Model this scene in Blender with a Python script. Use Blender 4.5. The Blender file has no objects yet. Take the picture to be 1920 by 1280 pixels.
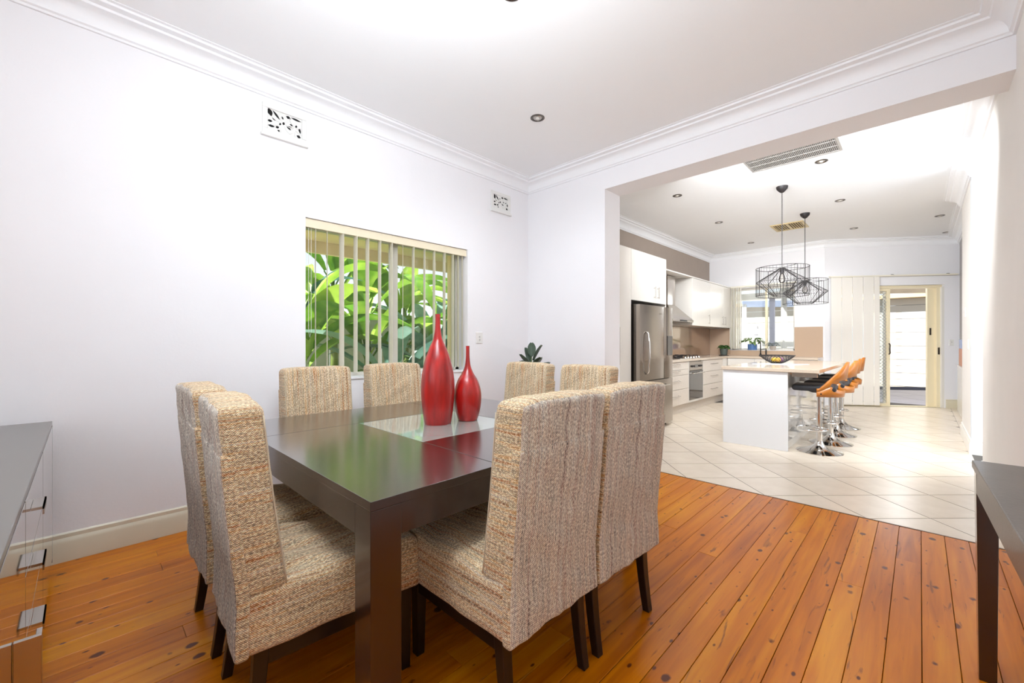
import bpy, math, random
from mathutils import Vector, Matrix, noise
random.seed(7)
PI = math.pi
S = bpy.context.scene
COL = S.collection

# ------------------------------------------------------------------ camera
cd = bpy.data.cameras.new('camera'); cam = bpy.data.objects.new('camera', cd); COL.objects.link(cam)
cd.sensor_width = 36.0; cd.lens = 785.0/1920.0*36.0; cd.clip_start = 0.02; cd.clip_end = 200
cam.location = (0, 0, 1.22); cam.rotation_euler = (PI/2, 0, math.radians(44.26))
S.camera = cam

# ------------------------------------------------------------------ world, sun, area lights, exposure
w = bpy.data.worlds.new('world'); S.world = w; w.use_nodes = True
bg = w.node_tree.nodes['Background']
sky = w.node_tree.nodes.new('ShaderNodeTexSky'); sky.sky_type = 'HOSEK_WILKIE'
sky.sun_direction = Vector((0.35, -0.45, 0.82)).normalized(); sky.turbidity = 4.0; sky.ground_albedo = 0.4
hs = w.node_tree.nodes.new('ShaderNodeHueSaturation'); hs.inputs['Saturation'].default_value = 0.2
w.node_tree.links.new(sky.outputs[0], hs.inputs['Color']); w.node_tree.links.new(hs.outputs[0], bg.inputs[0])
bg.inputs[1].default_value = 4.6
def sun(direction, strength, angle=1.0):
    l = bpy.data.lights.new('sun', 'SUN'); l.energy = strength; l.angle = math.radians(angle); l.color = (1, .95, .86)
    o = bpy.data.objects.new('sun', l); COL.objects.link(o)
    o.rotation_euler = Vector(direction).to_track_quat('-Z', 'Y').to_euler()
sun((0.25, 0.7, -1.0), 13.0)
def area(name, loc, target, sx, sy, power, color=(1, 1, 1), spread=180):
    l = bpy.data.lights.new(name, 'AREA'); l.shape = 'RECTANGLE'; l.size = sx; l.size_y = sy; l.energy = power; l.color = color; l.spread = math.radians(spread)
    o = bpy.data.objects.new(name, l); COL.objects.link(o); o.location = loc
    o.rotation_euler = (Vector(target) - Vector(loc)).to_track_quat('-Z', 'Y').to_euler()
    return o
COOL = (.85, .93, 1)
def spots(name, pts, power, deg=150, r=.1, color=(.92, .96, 1)):
    for x, y in pts:
        l = bpy.data.lights.new(name, 'SPOT'); l.energy = power; l.spot_size = math.radians(deg); l.spot_blend = 1; l.shadow_soft_size = r; l.color = color
        o = bpy.data.objects.new(name, l); COL.objects.link(o); o.location = (x, y, 3.09)
area('table_up_fill', (-1.0, 0.55, 2.42), (-1.75, 1.45, 3.1), 0.8, 0.8, 43, COOL)  # added unseen fill above the view, aimed up to brighten the ceiling
area('rear_fill', (-1.0, -2.5, 1.6), (-1.2, 2, 1.2), 3.0, 2.4, 26, COOL)  # added fill behind the camera; the back wall has no window
area('overhead_fill', (-1.1, 0.1, 3.08), (-1.2, 1.0, 0), 1.6, 1.0, 36, COOL)  # unseen overhead fill, added to lift table, chairs and floor
area('hall_fill', (1.9, 6.15, 1.6), (-1.0, 6.15, 1.1), 0.9, 2.2, 36, COOL)  # fill added in the side hall, out of view
area('kitchen_fill', (-.9, 4.3, 2.9), (-.9, 8.4, 1.0), 2.0, 0.25, 80, (.91, .96, 1), 108)  # hidden fill added behind the beam to brighten the kitchen
area('patio_fill', (-1.0, 11.9, 2.55), (-.9, 8.5, 0.4), 1.6, 0.8, 60, (.92, .96, 1), 150)  # added fill under the patio roof, extra light in through the door
spots('dining_downlight_and_fill', [(-2.34, 2.714), (-1.60, 1.64), (-.9, .5)], 44, color=COOL)  # last spot has no fitting, added as extra fill
spots('kitchen_downlight', [(-.749, 5.468), (-2.276, 5.438), (-.776, 7.162), (-2.311, 7.129), (-.8, 9.091), (-2.344, 9.034)], 33)
S.view_settings.view_transform = 'Standard'; S.view_settings.look = 'None'
S.view_settings.gamma = 1; S.view_settings.use_curve_mapping = False
S.view_settings.exposure = 0.06

# ------------------------------------------------------------------ materials
MATS = {}
def newmat(name):
    m = bpy.data.materials.new(name); m.use_nodes = True
    nt = m.node_tree; p = nt.nodes['Principled BSDF']; MATS[name] = m
    return m, nt, p
def nd(nt, typ, **kw):
    n = nt.nodes.new(typ)
    for k, v in kw.items():
        if k in n.inputs.keys(): n.inputs[k].default_value = v
        else: setattr(n, k, v)
    return n
def L(nt, a, b): nt.links.new(a, b)
def srgb(r, g, b):
    f = lambda u: (u/255/12.92) if u/255 <= .04045 else ((u/255+.055)/1.055)**2.4
    return (f(r), f(g), f(b), 1)
def mat(name, col, rough=.5, metal=0, spec=.5, coat=0, bump=0, bscale=200, var=0, vscale=6, trans=0):
    if name in MATS: return MATS[name]
    m, nt, p = newmat(name)
    p.inputs['Base Color'].default_value = col; p.inputs['Roughness'].default_value = rough
    p.inputs['Metallic'].default_value = metal; p.inputs['Specular IOR Level'].default_value = spec
    p.inputs['Coat Weight'].default_value = coat; p.inputs['Coat Roughness'].default_value = .05 if name != 'dark_wenge_wood' else .17
    tc = nd(nt, 'ShaderNodeTexCoord')
    if var:
        n = nd(nt, 'ShaderNodeTexNoise', Scale=vscale, Detail=4.0); L(nt, tc.outputs['Object'], n.inputs['Vector'])
        mx = nd(nt, 'ShaderNodeMix', data_type='RGBA', blend_type='MULTIPLY')
        mx.inputs[6].default_value = col; mx.inputs[0].default_value = 1
        r = nd(nt, 'ShaderNodeMapRange'); r.inputs[1].default_value = .3; r.inputs[2].default_value = .7
        r.inputs[3].default_value = 1-var; r.inputs[4].default_value = 1
        L(nt, n.outputs[0], r.inputs[0]); L(nt, r.outputs[0], mx.inputs[7]); L(nt, mx.outputs[2], p.inputs['Base Color'])
    if bump:
        n2 = nd(nt, 'ShaderNodeTexNoise', Scale=bscale, Detail=3.0); L(nt, tc.outputs['Object'], n2.inputs['Vector'])
        b = nd(nt, 'ShaderNodeBump', Strength=bump, Distance=.002); L(nt, n2.outputs[0], b.inputs['Height']); L(nt, b.outputs[0], p.inputs['Normal'])
    return m
WALL = mat('wall_paint', srgb(246, 244, 246), .75, bump=.25, bscale=60, var=.02, vscale=2)
WALLR = mat('wall_paint_warm', srgb(244, 239, 234), .75, bump=.3, bscale=50, var=.03, vscale=3)
CEIL = mat('ceiling_paint', srgb(250, 250, 251), .8, var=.01)
CORN = mat('cornice_paint', srgb(249, 249, 251), .6)
CREAM = mat('cream_gloss_trim', srgb(222, 213, 190), .35, var=.03)
TAUPE = mat('taupe_wall_paint', srgb(172, 157, 145), .7, bump=.2, var=.04)
DARKWOOD = mat('dark_wenge_wood', srgb(44, 23, 21), .26, coat=1, var=.25, vscale=18)
LEGWOOD = mat('chair_leg_wood', srgb(34, 21, 19), .35, var=.2, vscale=20)
CAB = mat('white_cabinet_laminate', srgb(232, 226, 218), .22, coat=.4, var=.02)
CABLIN = mat('pale_linen_drawer_laminate', srgb(225, 214, 202), .4, var=.08, vscale=30)
PANEL = mat('white_matte_panel', srgb(233, 233, 235), .4)
STEEL = mat('brushed_steel', srgb(176, 168, 160), .22, 1)
STEELD = mat('dark_steel', srgb(105, 98, 92), .25, 1)
CHROME = mat('chrome', srgb(215, 212, 208), .06, 1)
BRONZE = mat('bronze_glass_splashback', srgb(176, 146, 122), .1, .25, coat=1)
STONE = mat('beige_stone_benchtop', srgb(214, 196, 176), .2, coat=.4, var=.12, vscale=120)
BLACK = mat('black_metal', srgb(32, 26, 26), .5)
BLKGLS = mat('black_glass', srgb(38, 33, 31), .06, coat=1)
LEATHER = mat('black_leather', srgb(30, 32, 38), .45, bump=.5, bscale=300)
ORANGE = mat('bent_plywood', srgb(190, 112, 26), .35, coat=.2, var=.2, vscale=14)
BROWNPLY = mat('plywood_edge', srgb(140, 82, 58), .5, var=.2)
RED = None
GREENL = mat('dark_green_leaf', srgb(66, 84, 66), .4, var=.25, vscale=30)
GREENK = mat('bright_green_leaf', srgb(70, 110, 48), .45, var=.3, vscale=40)
SOIL = mat('soil', srgb(70, 55, 42), .9)
POTG = mat('grey_green_pot', srgb(90, 98, 92), .5)
POTB = mat('blue_glazed_pot', srgb(92, 132, 190), .25, coat=.6)
POTW = mat('stone_white_pot', srgb(196, 184, 172), .6)
GROUT = mat('grout', srgb(92, 86, 80), .8)
SUBF = mat('dark_gap_under_boards', srgb(48, 26, 12), .8)
BLIND = mat('vertical_blind_fabric', srgb(252, 248, 236), .7, bump=.2, bscale=400)
ALU = mat('white_aluminium', srgb(225, 220, 210), .35)
CREAMFR = mat('cream_door_frame', srgb(242, 228, 194), .35)
CURT = mat('panel_blind_fabric', srgb(238, 232, 223), .75, bump=.2, bscale=300)
EAVE = mat('painted_eave_timber', srgb(252, 234, 204), .6, var=.08, vscale=4)
HOLESHADE = mat('hole_shade', srgb(18, 16, 16), .9)
PLAST = mat('white_plastic', srgb(236, 234, 230), .35)
BRASS = mat('cream_brass_register', srgb(206, 184, 132), .4, .2)
GRILLE = mat('grey_grille', srgb(170, 165, 160), .5, .3)
SIDEB = mat('sideboard_top_lacquer', srgb(98, 92, 86), .3, coat=.3)
SIDEF = mat('sideboard_gloss_front', srgb(74, 62, 54), .04, .15, coat=1)
CONS = mat('console_dark_stain', srgb(92, 80, 72), .38, coat=.15, var=.25, vscale=8, bump=.3, bscale=120)

def glass_mat(name, tint, refl=.12):
    m, nt, p = newmat(name); nt.nodes.remove(p)
    t = nd(nt, 'ShaderNodeBsdfTransparent'); t.inputs[0].default_value = tint
    g = nd(nt, 'ShaderNodeBsdfGlossy'); g.inputs['Roughness'].default_value = .02
    fr = nd(nt, 'ShaderNodeFresnel', IOR=1.45)
    mx = nd(nt, 'ShaderNodeMixShader'); L(nt, fr.outputs[0], mx.inputs[0]); L(nt, t.outputs[0], mx.inputs[1]); L(nt, g.outputs[0], mx.inputs[2])
    L(nt, mx.outputs[0], nt.nodes['Material Output'].inputs[0]); return m
GLASS = glass_mat('window_glass', (.96, .98, .97, 1))
BULB = glass_mat('bulb_glass', (.97, .95, .92, 1))
TGLASS = mat('frosted_table_glass', srgb(158, 170, 164), .08, coat=1)

def redmat():
    m, nt, p = newmat('red_lacquer')
    tc = nd(nt, 'ShaderNodeTexCoord'); n = nd(nt, 'ShaderNodeTexNoise', Scale=30.0, Detail=6.0)
    mp = nd(nt, 'ShaderNodeMapping'); mp.inputs['Scale'].default_value = (1, 1, .15)
    L(nt, tc.outputs['Object'], mp.inputs[0]); L(nt, mp.outputs[0], n.inputs['Vector'])
    r = nd(nt, 'ShaderNodeValToRGB'); r.color_ramp.elements[0].color = srgb(128, 14, 16); r.color_ramp.elements[1].color = srgb(190, 28, 22)
    r.color_ramp.elements[0].position = .3; r.color_ramp.elements[1].position = .7
    L(nt, n.outputs[0], r.inputs[0]); L(nt, r.outputs[0], p.inputs['Base Color'])
    p.inputs['Roughness'].default_value = .3; p.inputs['Coat Weight'].default_value = .4; p.inputs['Coat Roughness'].default_value = .2
    return m
RED = redmat()

def woodmat():
    m, nt, p = newmat('cypress_floorboard')
    tc = nd(nt, 'ShaderNodeTexCoord'); oi = nd(nt, 'ShaderNodeObjectInfo')
    off = nd(nt, 'ShaderNodeVectorMath', operation='SCALE'); off.inputs[0].default_value = (37, 91, 53)
    L(nt, oi.outputs['Random'], off.inputs['Scale'])
    ad = nd(nt, 'ShaderNodeVectorMath', operation='ADD'); L(nt, tc.outputs['Object'], ad.inputs[0]); L(nt, off.outputs[0], ad.inputs[1])
    def mapped(sc):
        q = nd(nt, 'ShaderNodeMapping'); q.inputs['Scale'].default_value = sc; L(nt, ad.outputs[0], q.inputs[0]); return q.outputs[0]
    grain = nd(nt, 'ShaderNodeTexNoise', Scale=1.0, Detail=6.0, Distortion=.6); L(nt, mapped((28, 1.6, 10)), grain.inputs['Vector'])
    big = nd(nt, 'ShaderNodeTexNoise', Scale=1.0, Detail=2.0); L(nt, mapped((5, .7, 5)), big.inputs['Vector'])
    r = nd(nt, 'ShaderNodeValToRGB'); e = r.color_ramp.elements
    e[0].position = .28; e[0].color = srgb(156, 76, 0); e[1].position = .75; e[1].color = srgb(220, 144, 8)
    x = e.new(.5); x.color = srgb(196, 110, 0)
    mixn = nd(nt, 'ShaderNodeMath', operation='ADD'); sc = nd(nt, 'ShaderNodeMath', operation='MULTIPLY'); sc.inputs[1].default_value = .5
    L(nt, grain.outputs[0], sc.inputs[0]); sc2 = nd(nt, 'ShaderNodeMath', operation='MULTIPLY'); sc2.inputs[1].default_value = .5; L(nt, big.outputs[0], sc2.inputs[0])
    L(nt, sc.outputs[0], mixn.inputs[0]); L(nt, sc2.outputs[0], mixn.inputs[1])
    rn = nd(nt, 'ShaderNodeMapRange'); rn.inputs[3].default_value = -.08; rn.inputs[4].default_value = .08; L(nt, oi.outputs['Random'], rn.inputs[0])
    ad2 = nd(nt, 'ShaderNodeMath', operation='ADD'); L(nt, mixn.outputs[0], ad2.inputs[0]); L(nt, rn.outputs[0], ad2.inputs[1]); L(nt, ad2.outputs[0], r.inputs[0])
    # knots
    kn = nd(nt, 'ShaderNodeTexVoronoi', Scale=1.0); L(nt, mapped((13, 9.0, 0)), kn.inputs['Vector'])
    ksz = nd(nt, 'ShaderNodeMapRange'); ksz.inputs[1].default_value = .25; ksz.inputs[2].default_value = 1; ksz.inputs[3].default_value = -.08; ksz.inputs[4].default_value = .24
    sx = nd(nt, 'ShaderNodeSeparateColor'); L(nt, kn.outputs['Color'], sx.inputs[0]); L(nt, sx.outputs[0], ksz.inputs[0])
    wob = nd(nt, 'ShaderNodeTexNoise', Scale=60.0, Detail=2.0); L(nt, ad.outputs[0], wob.inputs['Vector'])
    wm = nd(nt, 'ShaderNodeMath', operation='MULTIPLY_ADD'); wm.inputs[1].default_value = .12; wm.inputs[2].default_value = -.06; L(nt, wob.outputs[0], wm.inputs[0])
    dk = nd(nt, 'ShaderNodeMath', operation='ADD'); L(nt, kn.outputs['Distance'], dk.inputs[0]); L(nt, wm.outputs[0], dk.inputs[1])
    sub = nd(nt, 'ShaderNodeMath', operation='SUBTRACT'); L(nt, ksz.outputs[0], sub.inputs[0]); L(nt, dk.outputs[0], sub.inputs[1])
    km = nd(nt, 'ShaderNodeMapRange'); km.inputs[1].default_value = -.02; km.inputs[2].default_value = .05; L(nt, sub.outputs[0], km.inputs[0])
    mx = nd(nt, 'ShaderNodeMix', data_type='RGBA'); L(nt, km.outputs[0], mx.inputs[0]); L(nt, r.outputs[0], mx.inputs[6]); mx.inputs[7].default_value = srgb(92, 38, 6)
    kn2 = nd(nt, 'ShaderNodeTexVoronoi', Scale=1.0); L(nt, mapped((34, 17, 0)), kn2.inputs['Vector'])
    sx2 = nd(nt, 'ShaderNodeSeparateColor'); L(nt, kn2.outputs['Color'], sx2.inputs[0])
    kz2 = nd(nt, 'ShaderNodeMapRange'); kz2.inputs[1].default_value = .72; kz2.inputs[2].default_value = 1; kz2.inputs[3].default_value = -.05; kz2.inputs[4].default_value = .26; L(nt, sx2.outputs[0], kz2.inputs[0])
    sb2 = nd(nt, 'ShaderNodeMath', operation='SUBTRACT'); L(nt, kz2.outputs[0], sb2.inputs[0]); L(nt, kn2.outputs['Distance'], sb2.inputs[1])
    km2 = nd(nt, 'ShaderNodeMapRange'); km2.inputs[1].default_value = -.03; km2.inputs[2].default_value = .08; L(nt, sb2.outputs[0], km2.inputs[0])
    kmx = nd(nt, 'ShaderNodeMath', operation='MAXIMUM'); L(nt, km.outputs[0], kmx.inputs[0]); L(nt, km2.outputs[0], kmx.inputs[1]); L(nt, kmx.outputs[0], mx.inputs[0])
    # dark gum veins
    vn = nd(nt, 'ShaderNodeTexNoise', Scale=1.0, Detail=5.0, Distortion=1.2); L(nt, mapped((30, 3.2, 6)), vn.inputs['Vector'])
    vm = nd(nt, 'ShaderNodeMapRange'); vm.inputs[1].default_value = .63; vm.inputs[2].default_value = .72; vm.inputs[4].default_value = .75; L(nt, vn.outputs[0], vm.inputs[0])
    mx2 = nd(nt, 'ShaderNodeMix', data_type='RGBA'); L(nt, vm.outputs[0], mx2.inputs[0]); L(nt, mx.outputs[2], mx2.inputs[6]); mx2.inputs[7].default_value = srgb(110, 50, 8)
    L(nt, mx2.outputs[2], p.inputs['Base Color'])
    p.inputs['Roughness'].default_value = .3; p.inputs['Specular IOR Level'].default_value = .28
    b = nd(nt, 'ShaderNodeBump', Strength=.12, Distance=.002); L(nt, grain.outputs[0], b.inputs['Height']); L(nt, b.outputs[0], p.inputs['Normal'])
    return m
WOOD = woodmat()

def tilemat():
    m, nt, p = newmat('cream_ceramic_tile')
    tc = nd(nt, 'ShaderNodeTexCoord'); oi = nd(nt, 'ShaderNodeObjectInfo')
    n = nd(nt, 'ShaderNodeTexNoise', Scale=7.0, Detail=5.0); L(nt, tc.outputs['Object'], n.inputs['Vector'])
    r = nd(nt, 'ShaderNodeValToRGB'); r.color_ramp.elements[0].color = srgb(216, 200, 180); r.color_ramp.elements[1].color = srgb(236, 222, 204)
    a = nd(nt, 'ShaderNodeMath', operation='MULTIPLY_ADD'); a.inputs[1].default_value = .35; L(nt, oi.outputs['Random'], a.inputs[0]); 
    s = nd(nt, 'ShaderNodeMath', operation='SUBTRACT'); L(nt, n.outputs[0], s.inputs[0]); s.inputs[1].default_value = .15
    L(nt, s.outputs[0], a.inputs[2]); L(nt, a.outputs[0], r.inputs[0]); L(nt, r.outputs[0], p.inputs['Base Color'])
    p.inputs['Roughness'].default_value = .27; p.inputs['Specular IOR Level'].default_value = .55
    return m
TILE = tilemat()

def fabricmat():
    m, nt, p = newmat('striped_woven_slipcover')
    uv = nd(nt, 'ShaderNodeUVMap'); sep = nd(nt, 'ShaderNodeSeparateXYZ'); L(nt, uv.outputs[0], sep.inputs[0])
    def n1(scale, detail=2.0, vs=0.0, seed=0.0):
        mu = nd(nt, 'ShaderNodeMath', operation='MULTIPLY_ADD'); mu.inputs[1].default_value = scale; mu.inputs[2].default_value = seed; L(nt, sep.outputs[0], mu.inputs[0])
        mv = nd(nt, 'ShaderNodeMath', operation='MULTIPLY'); mv.inputs[1].default_value = vs; L(nt, sep.outputs[1], mv.inputs[0])
        cb = nd(nt, 'ShaderNodeCombineXYZ'); L(nt, mu.outputs[0], cb.inputs[0]); L(nt, mv.outputs[0], cb.inputs[1])
        t = nd(nt, 'ShaderNodeTexNoise', Scale=1.0, Detail=detail); L(nt, cb.outputs[0], t.inputs['Vector']); return t.outputs[0]
    r = nd(nt, 'ShaderNodeValToRGB'); e = r.color_ramp.elements
    e[0].position = .30; e[0].color = srgb(96, 74, 52); e[1].position = .72; e[1].color = srgb(226, 214, 190)
    for pos, c in ((.38, (172, 110, 62)), (.43, (196, 178, 150)), (.48, (136, 120, 98)), (.52, (208, 192, 162)), (.56, (186, 140, 84)), (.60, (212, 200, 176)), (.66, (160, 150, 140))):
        x = e.new(pos); x.color = srgb(*c)
    L(nt, n1(55, 3.0, 1.2), r.inputs[0])
    # coloured thread dashes
    r2 = nd(nt, 'ShaderNodeValToRGB'); r2.color_ramp.interpolation = 'CONSTANT'; e = r2.color_ramp.elements
    e[0].position = 0; e[0].color = srgb(66, 52, 40); e[1].position = .62; e[1].color = srgb(222, 210, 184)
    for pos, c in ((.43, (170, 84, 52)), (.47, (186, 166, 100)), (.505, (120, 112, 106)), (.55, (222, 206, 176))):
        x = e.new(pos); x.color = srgb(*c)
    L(nt, n1(230, 1.0, 110, 3.3), r2.inputs[0])
    mx = nd(nt, 'ShaderNodeMix', data_type='RGBA'); mx.inputs[0].default_value = .44; L(nt, r.outputs[0], mx.inputs[6]); L(nt, r2.outputs[0], mx.inputs[7])
    # weave
    def wave(sock, freq):
        a = nd(nt, 'ShaderNodeMath', operation='MULTIPLY'); a.inputs[1].default_value = freq; L(nt, sock, a.inputs[0])
        s_ = nd(nt, 'ShaderNodeMath', operation='SINE'); L(nt, a.outputs[0], s_.inputs[0]); return s_.outputs[0]
    wv = nd(nt, 'ShaderNodeMath', operation='MULTIPLY'); L(nt, wave(sep.outputs[0], 2*PI/.0066), wv.inputs[0]); L(nt, wave(sep.outputs[1], 2*PI/.006), wv.inputs[1])
    mr = nd(nt, 'ShaderNodeMapRange'); mr.inputs[1].default_value = -1; mr.inputs[2].default_value = 1; mr.inputs[3].default_value = .45; mr.inputs[4].default_value = 1.3
    L(nt, wv.outputs[0], mr.inputs[0])
    mm = nd(nt, 'ShaderNodeMix', data_type='RGBA', blend_type='MULTIPLY'); mm.inputs[0].default_value = 1; L(nt, mx.outputs[2], mm.inputs[6]); L(nt, mr.outputs[0], mm.inputs[7])
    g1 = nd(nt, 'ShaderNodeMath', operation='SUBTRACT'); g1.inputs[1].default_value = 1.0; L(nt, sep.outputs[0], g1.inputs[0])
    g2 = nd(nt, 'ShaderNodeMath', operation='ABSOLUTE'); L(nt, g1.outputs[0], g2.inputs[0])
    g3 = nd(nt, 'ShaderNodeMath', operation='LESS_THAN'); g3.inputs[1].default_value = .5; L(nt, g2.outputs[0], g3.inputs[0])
    g4 = nd(nt, 'ShaderNodeMapRange'); g4.inputs[3].default_value = 1.0; g4.inputs[4].default_value = .5; L(nt, g3.outputs[0], g4.inputs[0])  # rear faces greyed: cool light on chair backs put into the colour
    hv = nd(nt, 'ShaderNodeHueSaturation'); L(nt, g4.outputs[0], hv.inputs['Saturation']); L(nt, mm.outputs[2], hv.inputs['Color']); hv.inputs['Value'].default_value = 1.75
    L(nt, hv.outputs[0], p.inputs['Base Color']); p.inputs['Roughness'].default_value = .9; p.inputs['Specular IOR Level'].default_value = .15
    p.inputs['Sheen Weight'].default_value = .25; p.inputs['Sheen Roughness'].default_value = .4
    b = nd(nt, 'ShaderNodeBump', Strength=.6, Distance=.002); L(nt, wv.outputs[0], b.inputs['Height']); L(nt, b.outputs[0], p.inputs['Normal'])
    return m
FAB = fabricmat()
def leafmat(name, c1, c2):
    m, nt, p = newmat(name)
    tc = nd(nt, 'ShaderNodeTexCoord'); n = nd(nt, 'ShaderNodeTexNoise', Scale=5.0, Detail=3.0); L(nt, tc.outputs['Object'], n.inputs['Vector'])
    oi = nd(nt, 'ShaderNodeObjectInfo'); a = nd(nt, 'ShaderNodeMath', operation='MULTIPLY_ADD'); a.inputs[1].default_value = .5; L(nt, oi.outputs['Random'], a.inputs[0])
    s = nd(nt, 'ShaderNodeMath', operation='SUBTRACT'); L(nt, n.outputs[0], s.inputs[0]); s.inputs[1].default_value = .25; L(nt, s.outputs[0], a.inputs[2])
    r = nd(nt, 'ShaderNodeValToRGB'); r.color_ramp.elements[0].color = srgb(*c1); r.color_ramp.elements[1].color = srgb(*c2)
    r.color_ramp.elements[0].position = .2; r.color_ramp.elements[1].position = .8
    L(nt, a.outputs[0], r.inputs[0]); L(nt, r.outputs[0], p.inputs['Base Color']); p.inputs['Roughness'].default_value = .45
    tr = nd(nt, 'ShaderNodeBsdfTranslucent'); L(nt, r.outputs[0], tr.inputs[0])
    mx = nd(nt, 'ShaderNodeMixShader'); mx.inputs[0].default_value = .35
    L(nt, p.outputs[0], mx.inputs[1]); L(nt, tr.outputs[0], mx.inputs[2]); L(nt, mx.outputs[0], nt.nodes['Material Output'].inputs[0])
    return m
BANANA = leafmat('banana_leaf', (84, 138, 34), (176, 210, 84))
PALMG = leafmat('palm_leaf', (66, 112, 48), (142, 182, 92))
BLUEG = leafmat('blue_green_leaf', (84, 130, 120), (150, 186, 176))
STALK = mat('green_stalk', srgb(120, 140, 70), .6, var=.3, vscale=9)

nt = BLIND.node_tree; tr = nd(nt, 'ShaderNodeBsdfTranslucent'); tr.inputs[0].default_value = srgb(250, 240, 216)
mx = nd(nt, 'ShaderNodeMixShader'); mx.inputs[0].default_value = .25
L(nt, nt.nodes['Principled BSDF'].outputs[0], mx.inputs[1]); L(nt, tr.outputs[0], mx.inputs[2]); L(nt, mx.outputs[0], nt.nodes['Material Output'].inputs[0])
# ------------------------------------------------------------------ mesh builder
class MB:
    def __init__(s): s.v = []; s.f = []; s.uv = None
    def add(s, vs, fs):
        n = len(s.v); s.v += [Vector(p) for p in vs]; s.f += [[i+n for i in q] for q in fs]; return s
    def box(s, x0, x1, y0, y1, z0, z1):
        return s.add([(x0,y0,z0),(x1,y0,z0),(x1,y1,z0),(x0,y1,z0),(x0,y0,z1),(x1,y0,z1),(x1,y1,z1),(x0,y1,z1)],
                     [(0,3,2,1),(4,5,6,7),(0,1,5,4),(1,2,6,5),(2,3,7,6),(3,0,4,7)])
    def beam(s, p0, p1, wa, wb, up=(0,0,1), wa1=None, wb1=None):
        p0 = Vector(p0); p1 = Vector(p1); d = (p1-p0).normalized(); u = Vector(up)
        if abs(d.dot(u)) > .99: u = Vector((0,1,0))
        a = d.cross(u).normalized(); b = a.cross(d).normalized(); wa1 = wa1 or wa; wb1 = wb1 or wb
        vs = [p0-a*wa/2-b*wb/2, p0+a*wa/2-b*wb/2, p0+a*wa/2+b*wb/2, p0-a*wa/2+b*wb/2,
              p1-a*wa1/2-b*wb1/2, p1+a*wa1/2-b*wb1/2, p1+a*wa1/2+b*wb1/2, p1-a*wa1/2+b*wb1/2]
        return s.add(vs, [(3,2,1,0),(4,5,6,7),(0,1,5,4),(1,2,6,5),(2,3,7,6),(3,0,4,7)])
    def tube(s, pts, r, n=8, closed=False, rr=None):
        pts = [Vector(p) for p in pts]; m = len(pts); base = len(s.v); ref = None
        for i, p in enumerate(pts):
            if closed: d = (pts[(i+1) % m]-pts[i-1]).normalized()
            else: d = (pts[min(i+1, m-1)]-pts[max(i-1, 0)]).normalized()
            if ref is None: ref = Vector((0,0,1)) if abs(d.z) < .9 else Vector((1,0,0))
            a = (ref-d*ref.dot(d)).normalized(); b = d.cross(a); ref = a
            q = rr[i] if rr else r
            s.v += [p+(a*math.cos(2*PI*k/n)+b*math.sin(2*PI*k/n))*q for k in range(n)]
        for i in range(m if closed else m-1):
            j = (i+1) % m
            for k in range(n):
                k2 = (k+1) % n
                s.f.append([base+i*n+k, base+i*n+k2, base+j*n+k2, base+j*n+k])
        if not closed:
            s.f.append([base+k for k in range(n)][::-1]); s.f.append([base+(m-1)*n+k for k in range(n)])
        return s
    def cyl(s, p0, p1, r0, r1=None, n=16): return s.tube([p0, p1], r0, n, rr=[r0, r0 if r1 is None else r1])
    def lathe(s, prof, c=(0,0,0), n=32):
        base = len(s.v); m = len(prof)
        for r, z in prof:
            s.v += [Vector((c[0]+max(r,1e-4)*math.cos(2*PI*k/n), c[1]+max(r,1e-4)*math.sin(2*PI*k/n), c[2]+z)) for k in range(n)]
        for i in range(m-1):
            for k in range(n):
                k2 = (k+1) % n; s.f.append([base+i*n+k, base+i*n+k2, base+(i+1)*n+k2, base+(i+1)*n+k])
        s.f.append([base+k for k in range(n)][::-1]); s.f.append([base+(m-1)*n+k for k in range(n)])
        return s
    def prism(s, pts, z0, z1, top_in=0):
        n = len(pts); c = Vector((sum(p[0] for p in pts)/n, sum(p[1] for p in pts)/n, 0))
        vs = [(p[0], p[1], z0) for p in pts]
        if top_in:
            vs += [(p[0], p[1], z1-top_in) for p in pts]
            for p in pts:
                d = c-Vector((p[0], p[1], 0)); l = max(d.length, 1e-6); q = Vector((p[0], p[1], z1))+d*(top_in*1.4/l); vs.append(tuple(q))
            k = 3
        else: vs += [(p[0], p[1], z1) for p in pts]; k = 2
        fs = [list(range(n))[::-1], [i+(k-1)*n for i in range(n)]]
        for h in range(k-1):
            for i in range(n): fs.append([h*n+i, h*n+(i+1) % n, (h+1)*n+(i+1) % n, (h+1)*n+i])
        return s.add(vs, fs)
    def xf(s, fn): s.v = [Vector(fn(p)) for p in s.v]; return s
    def mesh(s, name, smooth):
        me = bpy.data.meshes.new(name); me.from_pydata([tuple(p) for p in s.v], [], s.f)
        if s.uv:
            ul = me.uv_layers.new(name='UVMap')
            flat = []
            for fu in s.uv:
                for t in fu: flat += [t[0], t[1]]
            ul.data.foreach_set('uv', flat)
        me.update()
        if smooth:
            me.polygons.foreach_set('use_smooth', [True]*len(me.polygons))
            if smooth is not True: me.set_sharp_from_angle(angle=math.radians(smooth))
        return me
    def build(s, name, m, parent=None, smooth=False, bevel=0, kind=None, label=None, seg=2):
        if parent is not None:
            off = Vector((0,0,0)); q = parent
            if parent.get('_w'): off = Vector(parent['_w'])
            if off.length: s.v = [p-off for p in s.v]
        me = s.mesh(name, smooth); me.materials.append(m)
        o = bpy.data.objects.new(name, me); COL.objects.link(o)
        if parent is not None:
            o.parent = parent
            if parent.get('_w'): o['_w'] = parent['_w']
        if bevel:
            b = o.modifiers.new('bevel', 'BEVEL'); b.width = bevel; b.segments = seg; b.limit_method = 'ANGLE'; b.angle_limit = math.radians(40); b.harden_normals = False
        if kind: o['kind'] = kind
        if label: o['label'] = label
        return o
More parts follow.
